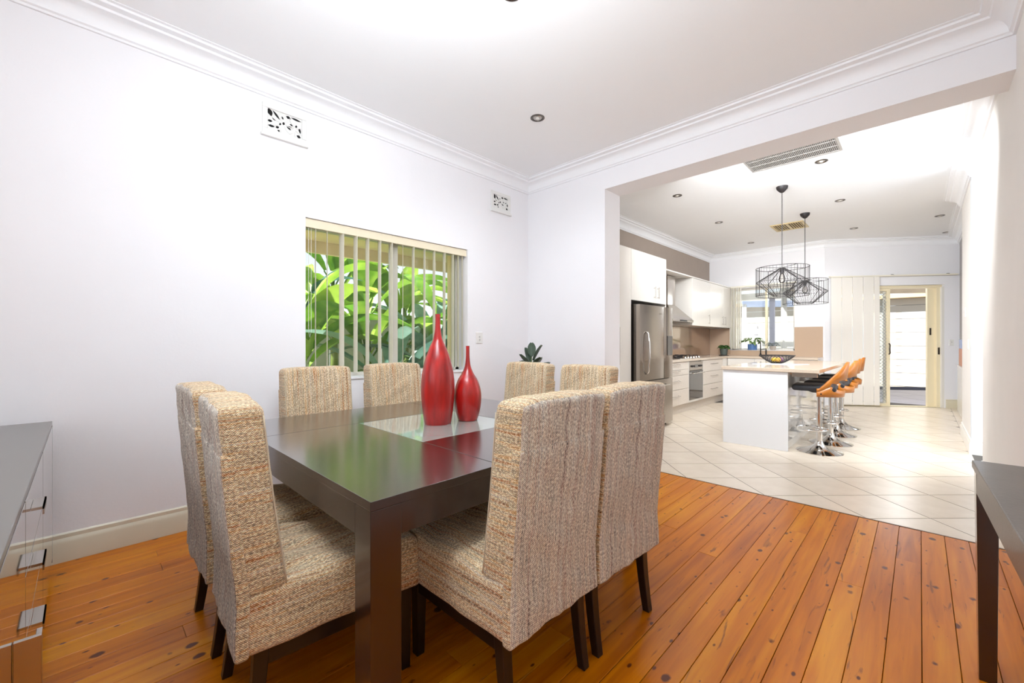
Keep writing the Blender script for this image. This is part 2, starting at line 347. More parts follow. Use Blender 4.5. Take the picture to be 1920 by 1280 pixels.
def thing(name, label, cat, loc=(0,0,0), rz=0, group=None, world=False):
    o = bpy.data.objects.new(name, None); COL.objects.link(o); o.location = loc; o.rotation_euler = (0,0,rz); o.empty_display_size = .1
    o['label'] = label; o['category'] = cat
    if group: o['group'] = group
    if world: o['_w'] = tuple(loc)      # parts given in room coordinates
    return o
def struct(name, mb, m, label=None, **k):
    o = mb.build(name, m, **k); o['kind'] = 'structure'
    if label: o['label'] = label
    return o
def sempty(name, loc=(0,0,0)):
    o = bpy.data.objects.new(name, None); COL.objects.link(o); o.location = loc; o['kind'] = 'structure'; o['_w'] = tuple(loc); return o
def copy_tree(o, parent=None):
    c = o.copy(); COL.objects.link(c)
    if parent is not None: c.parent = parent
    for ch in o.children: copy_tree(ch, c)
    return c
def sweep(path, prof, side=1, closed=False):
    """prof: (offset from wall, z) list; path: list of xy wall points; side=1 offsets to the right of travel."""
    mb = MB(); n = len(path); P = [Vector((p[0], p[1])) for p in path]
    def nrm(a, b):
        d = (b-a).normalized(); return Vector((d.y, -d.x))*side
    rows = []
    for i in range(n):
        if closed or 0 < i < n-1:
            n1 = nrm(P[i-1], P[i]); n2 = nrm(P[i], P[(i+1) % n]); m_ = (n1+n2)/(1+n1.dot(n2))
        elif i == 0: m_ = nrm(P[0], P[1])
        else: m_ = nrm(P[-2], P[-1])
        rows.append([(P[i].x+m_.x*o, P[i].y+m_.y*o, z) for o, z in prof])
    k = len(prof)
    for r in rows: mb.v += [Vector(q) for q in r]
    for i in range(n if closed else n-1):
        j = (i+1) % n
        for a in range(k): b = (a+1) % k; mb.f.append([i*k+a, i*k+b, j*k+b, j*k+a] if side < 0 else [i*k+b, i*k+a, j*k+a, j*k+b])
    if not closed: mb.f.append(list(range(k))); mb.f.append([(n-1)*k+a for a in range(k)][::-1])
    return mb
def rbox(hx, hy, hz, r, nx, ny, nz, deform=None, stripes=True):
    """rounded box grid with uv: u runs across the stripes in metres, v along them."""
    mb = MB(); mb.uv = []; idx = {}
    def vert(p):
        key = tuple(round(q, 5) for q in p)
        if key in idx: return idx[key]
        P = Vector(p); I = Vector((max(-hx+r, min(hx-r, P.x)), max(-hy+r, min(hy-r, P.y)), max(-hz+r, min(hz-r, P.z))))
        d = P-I
        if d.length > 1e-7: P = I+d.normalized()*r
        if deform: P = deform(P)
        mb.v.append(P); idx[key] = len(mb.v)-1; return idx[key]
    def grid(n, h):
        core = [-h+r+(2*(h-r))*i/n for i in range(n+1)]
        return [-h, -h+r*.3, -h+r*.65]+core+[h-r*.65, h-r*.3, h]
    X, Y, Z = grid(nx, hx), grid(ny, hy), grid(nz, hz)
    def face(A, B, f, uvf, flip):
        for i in range(len(A)-1):
            for j in range(len(B)-1):
                q = [(A[i],B[j]),(A[i+1],B[j]),(A[i+1],B[j+1]),(A[i],B[j+1])]
                if flip: q.reverse()
                mb.f.append([vert(f(a,b)) for a,b in q]); mb.uv.append([uvf(a,b) for a,b in q])
    face(Y, Z, lambda a,b:(hx,a,b), lambda a,b:(b+3.0,a), False)
    face(Y, Z, lambda a,b:(-hx,a,b), lambda a,b:(b+5.0,a), True)
    face(X, Z, lambda a,b:(a,-hy,b), lambda a,b:(a+1.0,b), False)
    face(X, Z, lambda a,b:(a,hy,b), lambda a,b:(a+2.0,b), True)
    face(X, Y, lambda a,b:(a,b,hz), lambda a,b:(a+7.0,b), False)
    face(X, Y, lambda a,b:(a,b,-hz), lambda a,b:(a,b), True)
    return mb

# ------------------------------------------------------------------ room constants
XL, XR, YB, YW, YK, ZC, ZB = -3.41, .40, -2.6, 3.78, 9.9, 3.13, 2.80
A2 = Vector((-1.32, 9.9)); B2 = Vector((.52, 11.184)); DW = (B2-A2).normalized(); NW = Vector((-DW.y, DW.x)); LW = (B2-A2).length
def dw(p):  # door-wall frame (s along wall, y outwards, z) -> room
    q = A2+DW*p[0]+NW*p[1]; return (q.x, q.y, p[2])

# ------------------------------------------------------------------ floors
fl = struct('floor', MB().box(XL-.2, XR+.1, YB-.1, YW, -.06, -.016), SUBF)
pitch = .1035; BW = pitch-.0022; meshes = {}
def board(Lx):
    if Lx in meshes: return meshes[Lx]
    mb = MB(); h = Lx/2; b = BW/2; c = .0012
    prof = [(-b, -.018), (b, -.018), (b, -c), (b-c, 0), (-b+c, 0), (-b, -c)]
    vs = [(x, -h, z) for x, z in prof]+[(x, h, z) for x, z in prof]
    mb.add(vs, [[0,1,2,3,4,5], [11,10,9,8,7,6]]+[[i, i+6, (i+1) % 6+6, (i+1) % 6] for i in range(6)])
    me = mb.mesh('floorboard', False); me.materials.append(WOOD); meshes[Lx] = me; return me
ncol = int((XR-.02-XL)/pitch)+1
for i in range(ncol):
    x = XL+.02+pitch*(i+.5)-.02
    if x > XR-.02: break
    y = YB; first = True; total = YW-.012-YB
    cuts = []; yy = random.choice([1.0, 1.5, 2.2, 2.9, 3.6])
    while yy < total-.5: cuts.append(yy); yy += random.choice([2.4, 3.0, 3.6])
    cuts = [0]+cuts+[total]
    for a, b in zip(cuts[:-1], cuts[1:]):
        Lx = round(b-a-.002, 3)
        o = bpy.data.objects.new('floorboard', board(Lx)); COL.objects.link(o); o.parent = fl
        o.location = (x, YB+(a+b)/2, random.uniform(-.0006, .0006))
fk = struct('floor.001', MB().box(-3.45, XR+1.8, YW, 11.3, -.06, -.0025), GROUT, kind=None)
def clip(poly, a, b, c):   # keep a*x+b*y<=c
    out = []
    for i in range(len(poly)):
        p, q = poly[i], poly[(i+1) % len(poly)]; dp = a*p[0]+b*p[1]-c; dq = a*q[0]+b*q[1]-c
        if dp <= 0: out.append(p)
        if dp*dq < 0: t = dp/(dp-dq); out.append((p[0]+t*(q[0]-p[0]), p[1]+t*(q[1]-p[1])))
    return out
def parea(p): return abs(sum(p[i][0]*p[(i+1) % len(p)][1]-p[(i+1) % len(p)][0]*p[i][1] for i in range(len(p))))/2 if len(p) > 2 else 0
FW = Vector((-math.sin(PI/4), math.cos(PI/4))); RW = Vector((math.cos(PI/4), math.sin(PI/4)))
T = .437; g = .0034
full = None
for i in range(-2, 22):
    for j in range(-12, 22):
        t0 = 2.852+T*(i-2); u0 = 2.05+T*(j-4)
        ct = FW*(t0+T/2)+RW*(u0+T/2)
        h = T/2-g
        corners = [ct+FW*(sx*h)+RW*(sy*h) for sx, sy in ((-1,-1),(-1,1),(1,1),(1,-1))]
        base = [(p.x, p.y) for p in corners]
        for reg in ([(-1,0,2.95),(1,0,XR),(0,-1,-YW-.006),(NW.x,NW.y,NW.dot(A2)+.02)],
                    [(-1,0,-XR-.003),(1,0,.52),(0,-1,-8.15),(NW.x,NW.y,NW.dot(A2)+.02)]):
            p = base
            for a, b, c in reg:
                p = clip(p, a, b, c)
                if len(p) < 3: break
            if len(p) < 3 or parea(p) < .002: continue
            p = [(q[0]-ct.x, q[1]-ct.y) for q in p]
            if parea(p) > 4*h*h-1e-5:
                if full is None: full = MB().prism(p, -.002, 0).mesh('tile', False); full.materials.append(TILE)
                me = full
            else: me = MB().prism(p, -.002, 0).mesh('tile', False); me.materials.append(TILE)
            o = bpy.data.objects.new('tile', me); COL.objects.link(o); o.parent = fk; o.location = (ct.x, ct.y, 0)
struct('trim_1', MB().box(XL, XR, YW-.012, YW+.003, -.02, .0015), mat('dark_edge_strip', srgb(96, 66, 44), .5))

# ------------------------------------------------------------------ walls
WY0, WY1, WZ0, WZ1 = 1.207, 2.83, .905, 2.185    # dining window hole
wl = MB()
wl.box(XL-.25, XL, YB, WY0, 0, ZC).box(XL-.25, XL, WY1, 4.1, 0, ZC).box(XL-.25, XL, WY0, WY1, 0, WZ0).box(XL-.25, XL, WY0, WY1, WZ1, ZC)
struct('wall_left', wl, WALL)
struct('wall_kitchen_left', MB().box(XL-.25, XL, 4.1, YK+.25, 0, ZC), TAUPE)
# beam wall with the wide opening
struct('wall_front', MB().box(XL, -2.34, YW, 4.08, 0, ZC).box(-2.34, XR, YW, 4.08, ZB, ZC), WALL)
struct('wall_right', MB().box(XR, XR+.22, YB, 5.6, 0, ZC), WALLR)
struct('wall_hall', MB().box(XR, 2.2, 6.71, 6.86, 0, ZC).box(2.1, 2.2, 5.5, 6.71, 0, ZC).box(XR+.22, 2.1, 5.48, 5.6, 0, ZC), mat('hall_paint', srgb(230, 234, 240), .7))
struct('wall_kitchen_right', MB().box(XR, XR+.12, 6.86, 8.15, 0, ZC), WALLR)
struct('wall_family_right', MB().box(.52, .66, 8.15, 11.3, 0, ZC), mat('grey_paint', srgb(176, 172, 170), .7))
wb = MB().box(XL, -.9, YB-.15, YB, 0, ZC)
struct('wall_back', MB().box(XL-.2, XR+.2, YB-.15, YB, 0, ZC), WALL)
# kitchen window wall
KX0, KX1, KZ0, KZ1 = -2.97, -1.79, 1.035, 2.36
kb = MB().box(XL, KX0, YK, YK+.22, 0, ZC).box(KX1, A2.x+.02, YK, YK+.22, 0, ZC).box(KX0, KX1, YK, YK+.22, 0, KZ0).box(KX0, KX1, YK, YK+.22, KZ1, ZC)
struct('wall_kitchen_back', kb, WALL)
# splayed door wall
S0, S1, ZD = .2, 2.0, 2.27
db = MB().box(0, S0, 0, .2, 0, ZC).box(S1, LW+.1, 0, .2, 0, ZC).box(S0, S1, 0, .2, ZD, ZC).xf(dw)
struct('wall_kitchen_door', db, WALL)
struct('ceiling', MB().box(XL-.2, XR+.2, YB-.1, 4.08, ZC, ZC+.1), CEIL)
struct('ceiling.001', MB().box(XL-.2, 2.3, 4.08, 11.6, ZC, ZC+.1), CEIL)
# cornices: stepped cove with lit fillets
cprof = [(0, ZC-.13), (.014, ZC-.13), (.018, ZC-.118), (.030, ZC-.112), (.036, ZC-.085), (.052, ZC-.06), (.078, ZC-.043), (.108, ZC-.036), (.114, ZC-.024), (.136, ZC-.02), (.150, ZC-.018), (.154, ZC-.006), (.175, ZC-.004), (.175, ZC), (0, ZC)]
cp = [(o, z) for o, z in cprof]
struct('trim_2', sweep([(XL, YB), (XL, YW), (XR, YW), (XR, YB)], cp, 1, True), CORN, smooth=25)
struct('trim_3', sweep([(XL, 4.08), (XL, YK), (A2.x, A2.y), (B2.x, B2.y), (.52, 8.15)], cp, 1), CORN, smooth=25)
struct('trim_4', sweep([(XR, 8.15), (XR, 6.71), (1.9, 6.71)], cp, 1), CORN, smooth=25)
struct('trim_5', sweep([(1.9, 5.6), (XR, 5.6), (XR, 4.08)], cp, 1), CORN, smooth=25)
# skirtings
sp = [(0, 0), (.020, 0), (.020, .105), (.016, .118), (.010, .13), (.010, .150), (.004, .158), (0, .158)]
struct('baseboard_left', sweep([(XL, YB), (XL, YW), (-2.34, YW), (-2.34, 4.08)], sp, 1), CREAM, smooth=25)
struct('baseboard_right', sweep([(XR+.5, 5.6), (XR, 5.6), (XR, YB)], sp, 1), mat('white_gloss_trim', srgb(236, 232, 224), .3), smooth=25)
struct('baseboard_kitchen_right', sweep([(XR, 8.15), (XR, 6.71), (1.2, 6.71)], sp, 1), MATS['white_gloss_trim'], smooth=25)
struct('baseboard_door', sweep([dw((S1+.02, 0, 0))[:2], (B2.x, B2.y), (.52, 8.2)], sp, 1), CREAM, smooth=25)

# ------------------------------------------------------------------ dining window + vertical blind
win = sempty('window_1', (XL-.15, 2.0, WZ0))
f = MB(); x0, x1 = XL-.22, XL-.15; fw = .045
f.box(x0, x1, WY0, WY1, WZ0, WZ0+fw).box(x0, x1, WY0, WY1, WZ1-fw, WZ1).box(x0, x1, WY0, WY0+fw, WZ0, WZ1).box(x0, x1, WY1-fw, WY1, WZ0, WZ1)
f.build('window_frame', ALU, win, bevel=.003)
MB().box(x0+.03, x1+.01, 2.02, 2.09, WZ0+.03, WZ1-.03).build('mullion', ALU, win, bevel=.003)
MB().box(x0+.03, x0+.036, WY0+fw, 2.03, WZ0+fw, WZ1-fw).build('pane', GLASS, win)
MB().box(x0+.05, x0+.056, 2.08, WY1-fw, WZ0+fw, WZ1-fw).build('pane', GLASS, win)
MB().box(XL-.15, XL+.012, WY0+.001, WY1-.001, WZ0-.001, WZ0+.018).build('window_sill', mat('white_sill', srgb(240, 240, 242), .35), win, bevel=.003)
vb = thing('vertical_blind', 'cream vertical slat blind hanging open in the dining window', 'blind', (XL-.05, 2.0, 2.13), world=True)
MB().box(XL-.08, XL-.022, WY0+.005, WY1-.005, 2.125, 2.18).build('headrail', mat('blind_headrail', srgb(240, 228, 200), .4), vb, bevel=.004)
MB().box(XL-.022, XL-.016, WY0+.004, WY1-.004, 2.115, 2.182).build('pelmet_strip', MATS['blind_headrail'], vb, bevel=.001)
slats = [(1.302, 0), (1.394, 0), (1.513, 6), (1.633, 5), (1.74, 4.5), (1.856, 4), (1.972, 4), (2.094, -1), (2.203, 3.5), (2.329, 2.5), (2.442, 3.5), (2.566, 4), (2.674, 3.5), (2.745, 2.5), (2.80, 1)]
for y, extra in slats:
    mb = MB(); hw = .0445
    d = Vector((-1.0, math.tan(math.atan2(y, 3.46)-math.radians(3+extra*3.7)), 0)).normalized(); nn = Vector((-d.y, d.x, 0))
    c = Vector((XL-.055, y, 0)); prof = []
    for k in range(7):
        t = -1+2*k/6; prof.append(c+d*hw*t+nn*(.004*(1-t*t)))
    vs = []
    for z in (.955, 2.12):
        for q in prof: vs.append((q.x, q.y, z))
        for q in reversed(prof): r_ = q-nn*.0012; vs.append((r_.x, r_.y, z))
    m_ = 14
    mb.add(vs, [list(range(m_))[::-1], [i+m_ for i in range(m_)]]+[[i, (i+1) % m_, (i+1) % m_+m_, i+m_] for i in range(m_)])
    mb.build('slat', BLIND, vb, smooth=40)
MB().tube([(XL-.03, 1.24, 2.12), (XL-.03, 1.24, 1.3), (XL-.03, 1.25, 1.25), (XL-.03, 1.26, 1.3), (XL-.03, 1.26, 2.12)], .0015, 5).build('pull_cord', PLAST, vb)

# eave and downpipe outside
struct('roof_eave', MB().box(-4.3, XL-.25, -.5, 5.0, 2.22, 2.26).box(-4.34, -4.30, -.5, 5.0, 2.10, 2.28), EAVE)
o = MB().cyl((-3.95, 3.02, -.3), (-3.95, 3.02, 2.22), .04, n=16).build('downpipe', EAVE, smooth=40)
o['label'] = 'cream round downpipe outside the right edge of dining window'; o['category'] = 'pipe'

# ------------------------------------------------------------------ garden
struct('ground', MB().box(-16, XL-.25, -6, 14, -.4, -.3), mat('garden_soil', srgb(176, 164, 122), .9, var=.4, vscale=3))
fnc = thing('garden_fence', 'pale paling fence behind the garden plants', 'fence', (-8.4, 4, -.3), world=True)
for k in range(48):
    MB().box(-8.42, -8.4, -3+k*.28, -3+k*.28+.265, -.3, 1.75+random.uniform(-.01, .01)).build('paling', mat('fence_paint', srgb(176, 186, 176), .7, var=.2, vscale=5), fnc)
MB().box(-8.46, -8.42, -3, 10.4, .1, .18).box(-8.46, -8.42, -3, 10.4, 1.35, 1.43).build('rail', MATS['fence_paint'], fnc)
def blade(mb, base, azim, elev, length, width, droop, fold=.25, n=9, cut=0):
    d = Vector((math.cos(azim)*math.cos(elev), math.sin(azim)*math.cos(elev), math.sin(elev))); p = Vector(base); step = length/n
    side = Vector((-math.sin(azim), math.cos(azim), 0)); rows = []
    for i in range(n+1):
        t = i/n; w_ = width*math.sin(PI*min(1, (t*.94+.05)))**.7*(1 if t < .98 else .15)
        up = side.cross(d).normalized()*-1
        rows.append((p-side*w_/2+up*w_*fold, p.copy(), p+side*w_/2+up*w_*fold))
        d = (d+Vector((0, 0, -droop/n))).normalized(); p = p+d*step
    b = len(mb.v)
    for r_ in rows: mb.v += list(r_)
    for i in range(n):
        mb.f.append([b+3*i, b+3*i+1, b+3*i+4, b+3*i+3]); mb.f.append([b+3*i+1, b+3*i+2, b+3*i+5, b+3*i+4])
def solid(o, t=.004):
    m_ = o.modifiers.new('thick', 'SOLIDIFY'); m_.thickness = t; return o
def banana(x, y, h, n, label, mt, wid=.34, ln=1.3, name='banana_plant', grp='leafy plants outside the window'):
    t = thing(name, label, 'plant', (x, y, -.3), group=grp)
    MB().tube([(0, 0, 0), (.03, .02, h*.5), (0, 0, h)], .06, 10, rr=[.08, .06, .035]).build('stem', STALK, t, smooth=True)
    for k in range(n):
        a = 2.4*k+random.uniform(-.3, .3); mb = MB(); e = random.uniform(.75, 1.3)
        z0 = h*random.uniform(.55, 1.0); ca, sa = math.cos(a), math.sin(a)
        q = Vector((ca*.16, sa*.16, z0+.28))
        mb.tube([(0, 0, z0), (q.x*.5, q.y*.5, z0+.16), q], .014, 6)
        blade(mb, q, a, e, ln*random.uniform(.8, 1.15), wid*random.uniform(.8, 1.2), random.uniform(1.1, 2.2), n=10)
        mb.build('leaf', mt, t, smooth=True)
    return t
def palm(x, y, h, n, label, mt, ln=1.0, name='palm', lw=.035, grp='leafy plants outside the window'):
    t = thing(name, label, 'plant', (x, y, -.3), group=grp)
    MB().tube([(0, 0, 0), (.01, 0, h)], .05, 9, rr=[.07, .05]).build('trunk', mat('palm_trunk', srgb(126, 108, 78), .8, var=.4, vscale=14), t, smooth=True)
    for k in range(n):
        a = 2.4*k; e = random.uniform(.35, 1.35); mb = MB(); p = Vector((0, 0, h)); d = Vector((math.cos(a)*math.cos(e), math.sin(a)*math.cos(e), math.sin(e)))
        pts = [p.copy()]
        for i in range(14):
            p = p+d*ln/14; pts.append(p.copy()); d = (d+Vector((0, 0, -.11))).normalized()
        mb.tube(pts, .007, 5)
        sd = Vector((-math.sin(a), math.cos(a), 0))
        for i in range(2, 15):
            for s_ in (-1, 1):
                l = .42*math.sin(PI*(i+1)/17)+.08
                az = a+s_*math.radians(58); blade(mb, pts[i], az, random.uniform(0, .35), l, lw, 1.2, n=4)
        mb.build('frond', mt, t, smooth=True)
    return t
G = [(-5.6, 1.9, 1.7, 14, 0), (-6.0, 3.0, 2.0, 14, 0), (-5.7, 4.0, 1.3, 13, 2), (-6.9, 4.2, 2.2, 14, 0), (-7.0, 2.2, 2.1, 13, 2), (-5.3, 3.0, .8, 12, 2), (-7.3, 6.2, 2.0, 14, 0), (-7.7, 3.2, 2.6, 14, 0), (-6.0, 5.6, 1.7, 13, 0)]
names = ['broad leaved plant nearest the left edge of the window view', 'tall yellow green broad leaved plant in the window middle', 'blue green broad leaved plant behind the window mullion',
         'broad leaved plant beyond the window centre, in second row', 'blue green plant rising behind the left window pane', 'low blue green plant under the window centre',
         'broad leaved plant far beyond the right pane', 'tallest broad leaved plant standing against the fence', 'broad leaved plant seen through the right pane']
for (x, y, h, n, k), lb in zip(G, names): banana(x, y, h, n, lb, BANANA if k == 0 else BLUEG, name='broad_leaf_plant', wid=.34 if k == 0 else .22, ln=1.5)
PALMS = [(-5.0, 3.7, .6, 16, 'green feather palm close outside the right window pane'), (-5.2, 2.3, .6, 14, 'low feather palm in front of the left window pane'),
         (-5.9, 4.4, 1.1, 14, 'taller feather palm seen through the right window pane'), (-5.0, 1.75, .35, 12, 'small feather palm at the foot of the left window pane'), (-5.1, 4.7, .6, 14, 'arching feather palm behind the red vases')]
for x, y, h, n, lb in PALMS: palm(x, y, h, n, lb, PALMG, name='feather_palm')

# ------------------------------------------------------------------ wall vents, switches, ceiling fittings
def wallvent(y0, y1, z0, z1, label):
    t = thing('wall_vent', label, 'vent', (XL, (y0+y1)/2, z0), group='ornate plaster wall vents', world=True)
    b = .035; x0 = XL; fr = MB()
    fr.box(x0, x0+.018, y0, y1, z0, z0+b).box(x0, x0+.018, y0, y1, z1-b, z1).box(x0, x0+.018, y0, y0+b, z0+b, z1-b).box(x0, x0+.018, y1-b, y1, z0+b, z1-b)
    fr.build('frame', PLAST, t, bevel=.004)
    MB().box(x0, x0+.03, y0-.01, y1+.01, z0-.022, z0-.002).build('ledge', PLAST, t, bevel=.004)
    MB().box(x0+.0005, x0+.008, y0+b, y1-b, z0+b, z1-b).build('plaster_plate', PLAST, t)
    holes = MB(); relief = MB(); wy, wz = y1-y0-2*b, z1-z0-2*b
    def leafp(mb, u, v, a, l, w_, h):
        n = 7; base = len(mb.v); a = math.radians(a); py, pz = y0+b+u*wy, z0+b+v*wz; pts = [((i_/n-.5)*l, math.sin(PI*i_/n)*w_/2) for i_ in range(n+1)]+[((i_/n-.5)*l, -math.sin(PI*i_/n)*w_/2) for i_ in range(n-1, 0, -1)]
        q = [(max(y0+b, min(y1-b, py+p*math.cos(a)-r_*math.sin(a))), max(z0+b, min(z1-b, pz+p*math.sin(a)+r_*math.cos(a)))) for p, r_ in pts]; k = len(q)
        mb.v += [Vector((x0+.007, *p)) for p in q]+[Vector((x0+h, *p)) for p in q]
        mb.f.append([base+i_ for i_ in range(k)][::-1]); mb.f.append([base+k+i_ for i_ in range(k)])
        for i_ in range(k): mb.f.append([base+i_, base+(i_+1) % k, base+k+(i_+1) % k, base+k+i_])
    for u, v, a, l, w_ in [(.07, .84, 110, .06, .034), (.25, .80, -48, .075, .016), (.43, .76, -65, .024, .012), (.60, .88, -20, .034, .022), (.83, .90, -6, .075, .015), (.18, .58, -50, .030, .016), (.07, .42, 5, .034, .018),
                          (.11, .19, 0, .045, .018), (.28, .22, 25, .026, .018), (.36, .42, 60, .022, .014), (.46, .50, 80, .024, .017), (.33, .06, -15, .026, .014), (.61, .36, -35, .04, .014), (.70, .56, -5, .030, .013),
                          (.83, .57, 0, .020, .020), (.94, .42, -75, .05, .015), (.91, .09, -20, .032, .022)]: leafp(holes, u, v, a, l, w_, .0088)
    for k in range(7): leafp(relief, .42+.22*math.cos(k*.9), .45+.3*math.sin(k*.9), math.degrees(k*.9), .06, .012, .014); leafp(relief, .78+.14*math.cos(k*.9+.4), .4+.3*math.sin(k*.9+.4), math.degrees(k*.9+.4), .05, .011, .014)
    holes.build('hole_shade_inlay', HOLESHADE, t); relief.build('leaf_relief', PLAST, t)  # dark inlays on the plate stand for the shade inside holes
wallvent(.905, 1.21, 2.735, 2.955, 'large ornate white plaster vent high on left wall, left of window')
wallvent(3.16, 3.46, 2.69, 2.90, 'smaller looking ornate white vent high on left wall near room corner')
def switch(loc, nrm, label, w_=.075, h=.115, n=1, name='light_switch'):
    t = thing(name, label, 'switch', loc, math.atan2(nrm[1], nrm[0])-PI/2)
    MB().box(-w_/2, w_/2, -.001, .008, -h/2, h/2).build('plate', PLAST, t, bevel=.003)
    for k in range(n): MB().box(-.008, .008, .008, .013, .0-k*.03, .018-k*.03).build('rocker', mat('switch_rocker', srgb(205, 200, 195), .4), t, bevel=.002)
    return t
switch((XL, 2.99, 1.26), (1, 0), 'white switch plate on left wall beside the dining window', .09, .12, 2)
switch((XR, 7.54, 1.58), (-1, 0), 'upper white switch on the kitchen right wall')
switch((XR, 7.1, 1.19), (-1, 0), 'lower white switch on the kitchen right wall')
def downlight(x, y, label, grp, r=.05):
    t = thing('downlight', label, 'downlight', (x, y, ZC), group=grp)
    MB().lathe([(r+.008, 0), (r+.008, -.004), (r, -.007), (r-.008, -.005), (r-.01, .0), (r-.01, 0.002)], n=28).build('rim', STEELD, t, smooth=40)
    MB().lathe([(r-.012, -.001), (r-.016, -.0045), (.018, -.003), (.018, -.001)], n=28).build('reflector', STEEL, t, smooth=40)
    MB().lathe([(.017, -.001), (.017, -.007), (.012, -.009), (.001, -.009)], n=20).build('lamp', mat('lamp_glass', srgb(236, 232, 224), .2), t, smooth=40)
downlight(-2.34, 2.714, 'round steel downlight in the dining ceiling above the far vase', 'dining ceiling downlights', .052)
downlight(-1.60, 1.64, 'round downlight cut off by the top edge, over the table', 'dining ceiling downlights', .052)
for x, y, lb in [(-.749, 5.468, 'kitchen downlight beside the long ceiling grille'), (-2.276, 5.438, 'kitchen downlight nearest the fridge cabinet'), (-.776, 7.162, 'kitchen downlight right of the pendant canopies'),
                 (-2.311, 7.129, 'kitchen downlight left of the near pendant cord, middle of the left row'), (-.8, 9.091, 'kitchen downlight nearest the sliding door, centre row'), (-2.344, 9.034, 'kitchen downlight farthest back, in front of kitchen window'),
                 (.215, 9.089, 'upper of two downlights at the far right of kitchen ceiling'), (.335, 10.55, 'lower of two downlights at the far right of kitchen ceiling')]:
    downlight(x, y, lb, 'kitchen ceiling downlights')
# long return air grille
gr = thing('ceiling_grille', 'long grey slatted air grille in kitchen ceiling by the beam', 'vent', (-.94, 5.1, ZC), world=True)
gx0, gx1, gy0, gy1 = -1.33, -.57, 4.83, 5.25
MB().box(gx0, gx1, gy0, gy1, ZC-.003, ZC-.0005).build('backing', mat('grille_void', srgb(86, 82, 80), .8), gr)
fr = MB().box(gx0-.02, gx1+.02, gy0-.02, gy0, ZC-.01, ZC).box(gx0-.02, gx1+.02, gy1, gy1+.02, ZC-.01, ZC).box(gx0-.02, gx0, gy0, gy1, ZC-.01, ZC).box(gx1, gx1+.02, gy0, gy1, ZC-.01, ZC)
fr.build('frame', GRILLE, gr)
for k in range(52):
    x = gx0+(gx1-gx0)*(k+.5)/52; MB().box(x-.0032, x+.0032, gy0, gy1, ZC-.009, ZC-.003).build('slat', GRILLE, gr)
for k in (1, 2): MB().box(gx0, gx1, gy0+(gy1-gy0)*k/3-.003, gy0+(gy1-gy0)*k/3+.003, ZC-.010, ZC-.004).build('cross_bar', GRILLE, gr)
rg = thing('ceiling_register', 'small cream louvred air register in kitchen ceiling behind pendant cords', 'vent', (-1.54, 8.16, ZC), world=True)
rx0, rx1, ry0, ry1 = -1.74, -1.36, 7.96, 8.38
fr = MB().box(rx0-.04, rx1+.04, ry0-.04, ry0, ZC-.012, ZC).box(rx0-.04, rx1+.04, ry1, ry1+.04, ZC-.012, ZC).box(rx0-.04, rx0, ry0, ry1, ZC-.012, ZC).box(rx1, rx1+.04, ry0, ry1, ZC-.012, ZC).box((rx0+rx1)/2-.012, (rx0+rx1)/2+.012, ry0, ry1, ZC-.012, ZC)
fr.build('frame', BRASS, rg, bevel=.003)
MB().box(rx0, rx1, ry0, ry1, ZC-.002, ZC-.0005).build('backing', mat('register_void', srgb(92, 74, 48), .8), rg)
for k in range(12):
    x = rx0+(rx1-rx0)*(k+.5)/12; MB().box(x-.005, x+.005, ry0, ry1, ZC-.011, ZC-.003).build('louvre', BRASS, rg)

# ------------------------------------------------------------------ dining table
TX0, TX1, TY0, TY1, TZ = -2.77, -1.125, .575, 2.26, .76
GX0, GX1, GY0, GY1 = -2.267, -1.633, 1.09, 1.72
tb = thing('dining_table', 'large square dark wood dining table with frosted glass centre', 'table', ((TX0+TX1)/2, (TY0+TY1)/2, 0), world=True)
gp = .0012
for (a, b, c, d) in ((GX0+gp, TX1, TY0, GY0-gp), (GX1+gp, TX1, GY0+gp, TY1), (TX0, GX1-gp, GY1+gp, TY1), (TX0, GX0-gp, TY0, GY1-gp)):
    MB().box(a, b, c, d, TZ-.028, TZ).build('top_panel', DARKWOOD, tb, bevel=.0015)
MB().box(GX0+gp, GX1-gp, GY0+gp, GY1-gp, TZ-.012, TZ-.0005).build('glass_insert', TGLASS, tb, bevel=.001, label='frosted grey green square glass insert')
MB().box(GX0-.01, GX1+.01, GY0-.01, GY1+.01, TZ-.040, TZ-.0285).build('insert_support', DARKWOOD, tb)
ap = .03
for (a, b, c, d) in ((TX0+.101, TX1-.101, TY0+.0015, TY0+ap), (TX0+.101, TX1-.101, TY1-ap, TY1-.0015), (TX0+.0015, TX0+ap, TY0+.101, TY1-.101), (TX1-ap, TX1-.0015, TY0+.101, TY1-.101)):
    MB().box(a, b, c, d, TZ-.122, TZ-.0285).build('apron', DARKWOOD, tb, bevel=.001)
for a in (TX0+.001, TX1-.101):
    for c in (TY0+.001, TY1-.101): MB().box(a, a+.1, c, c+.1, 0, TZ-.0285).build('leg', DARKWOOD, tb, bevel=.002)

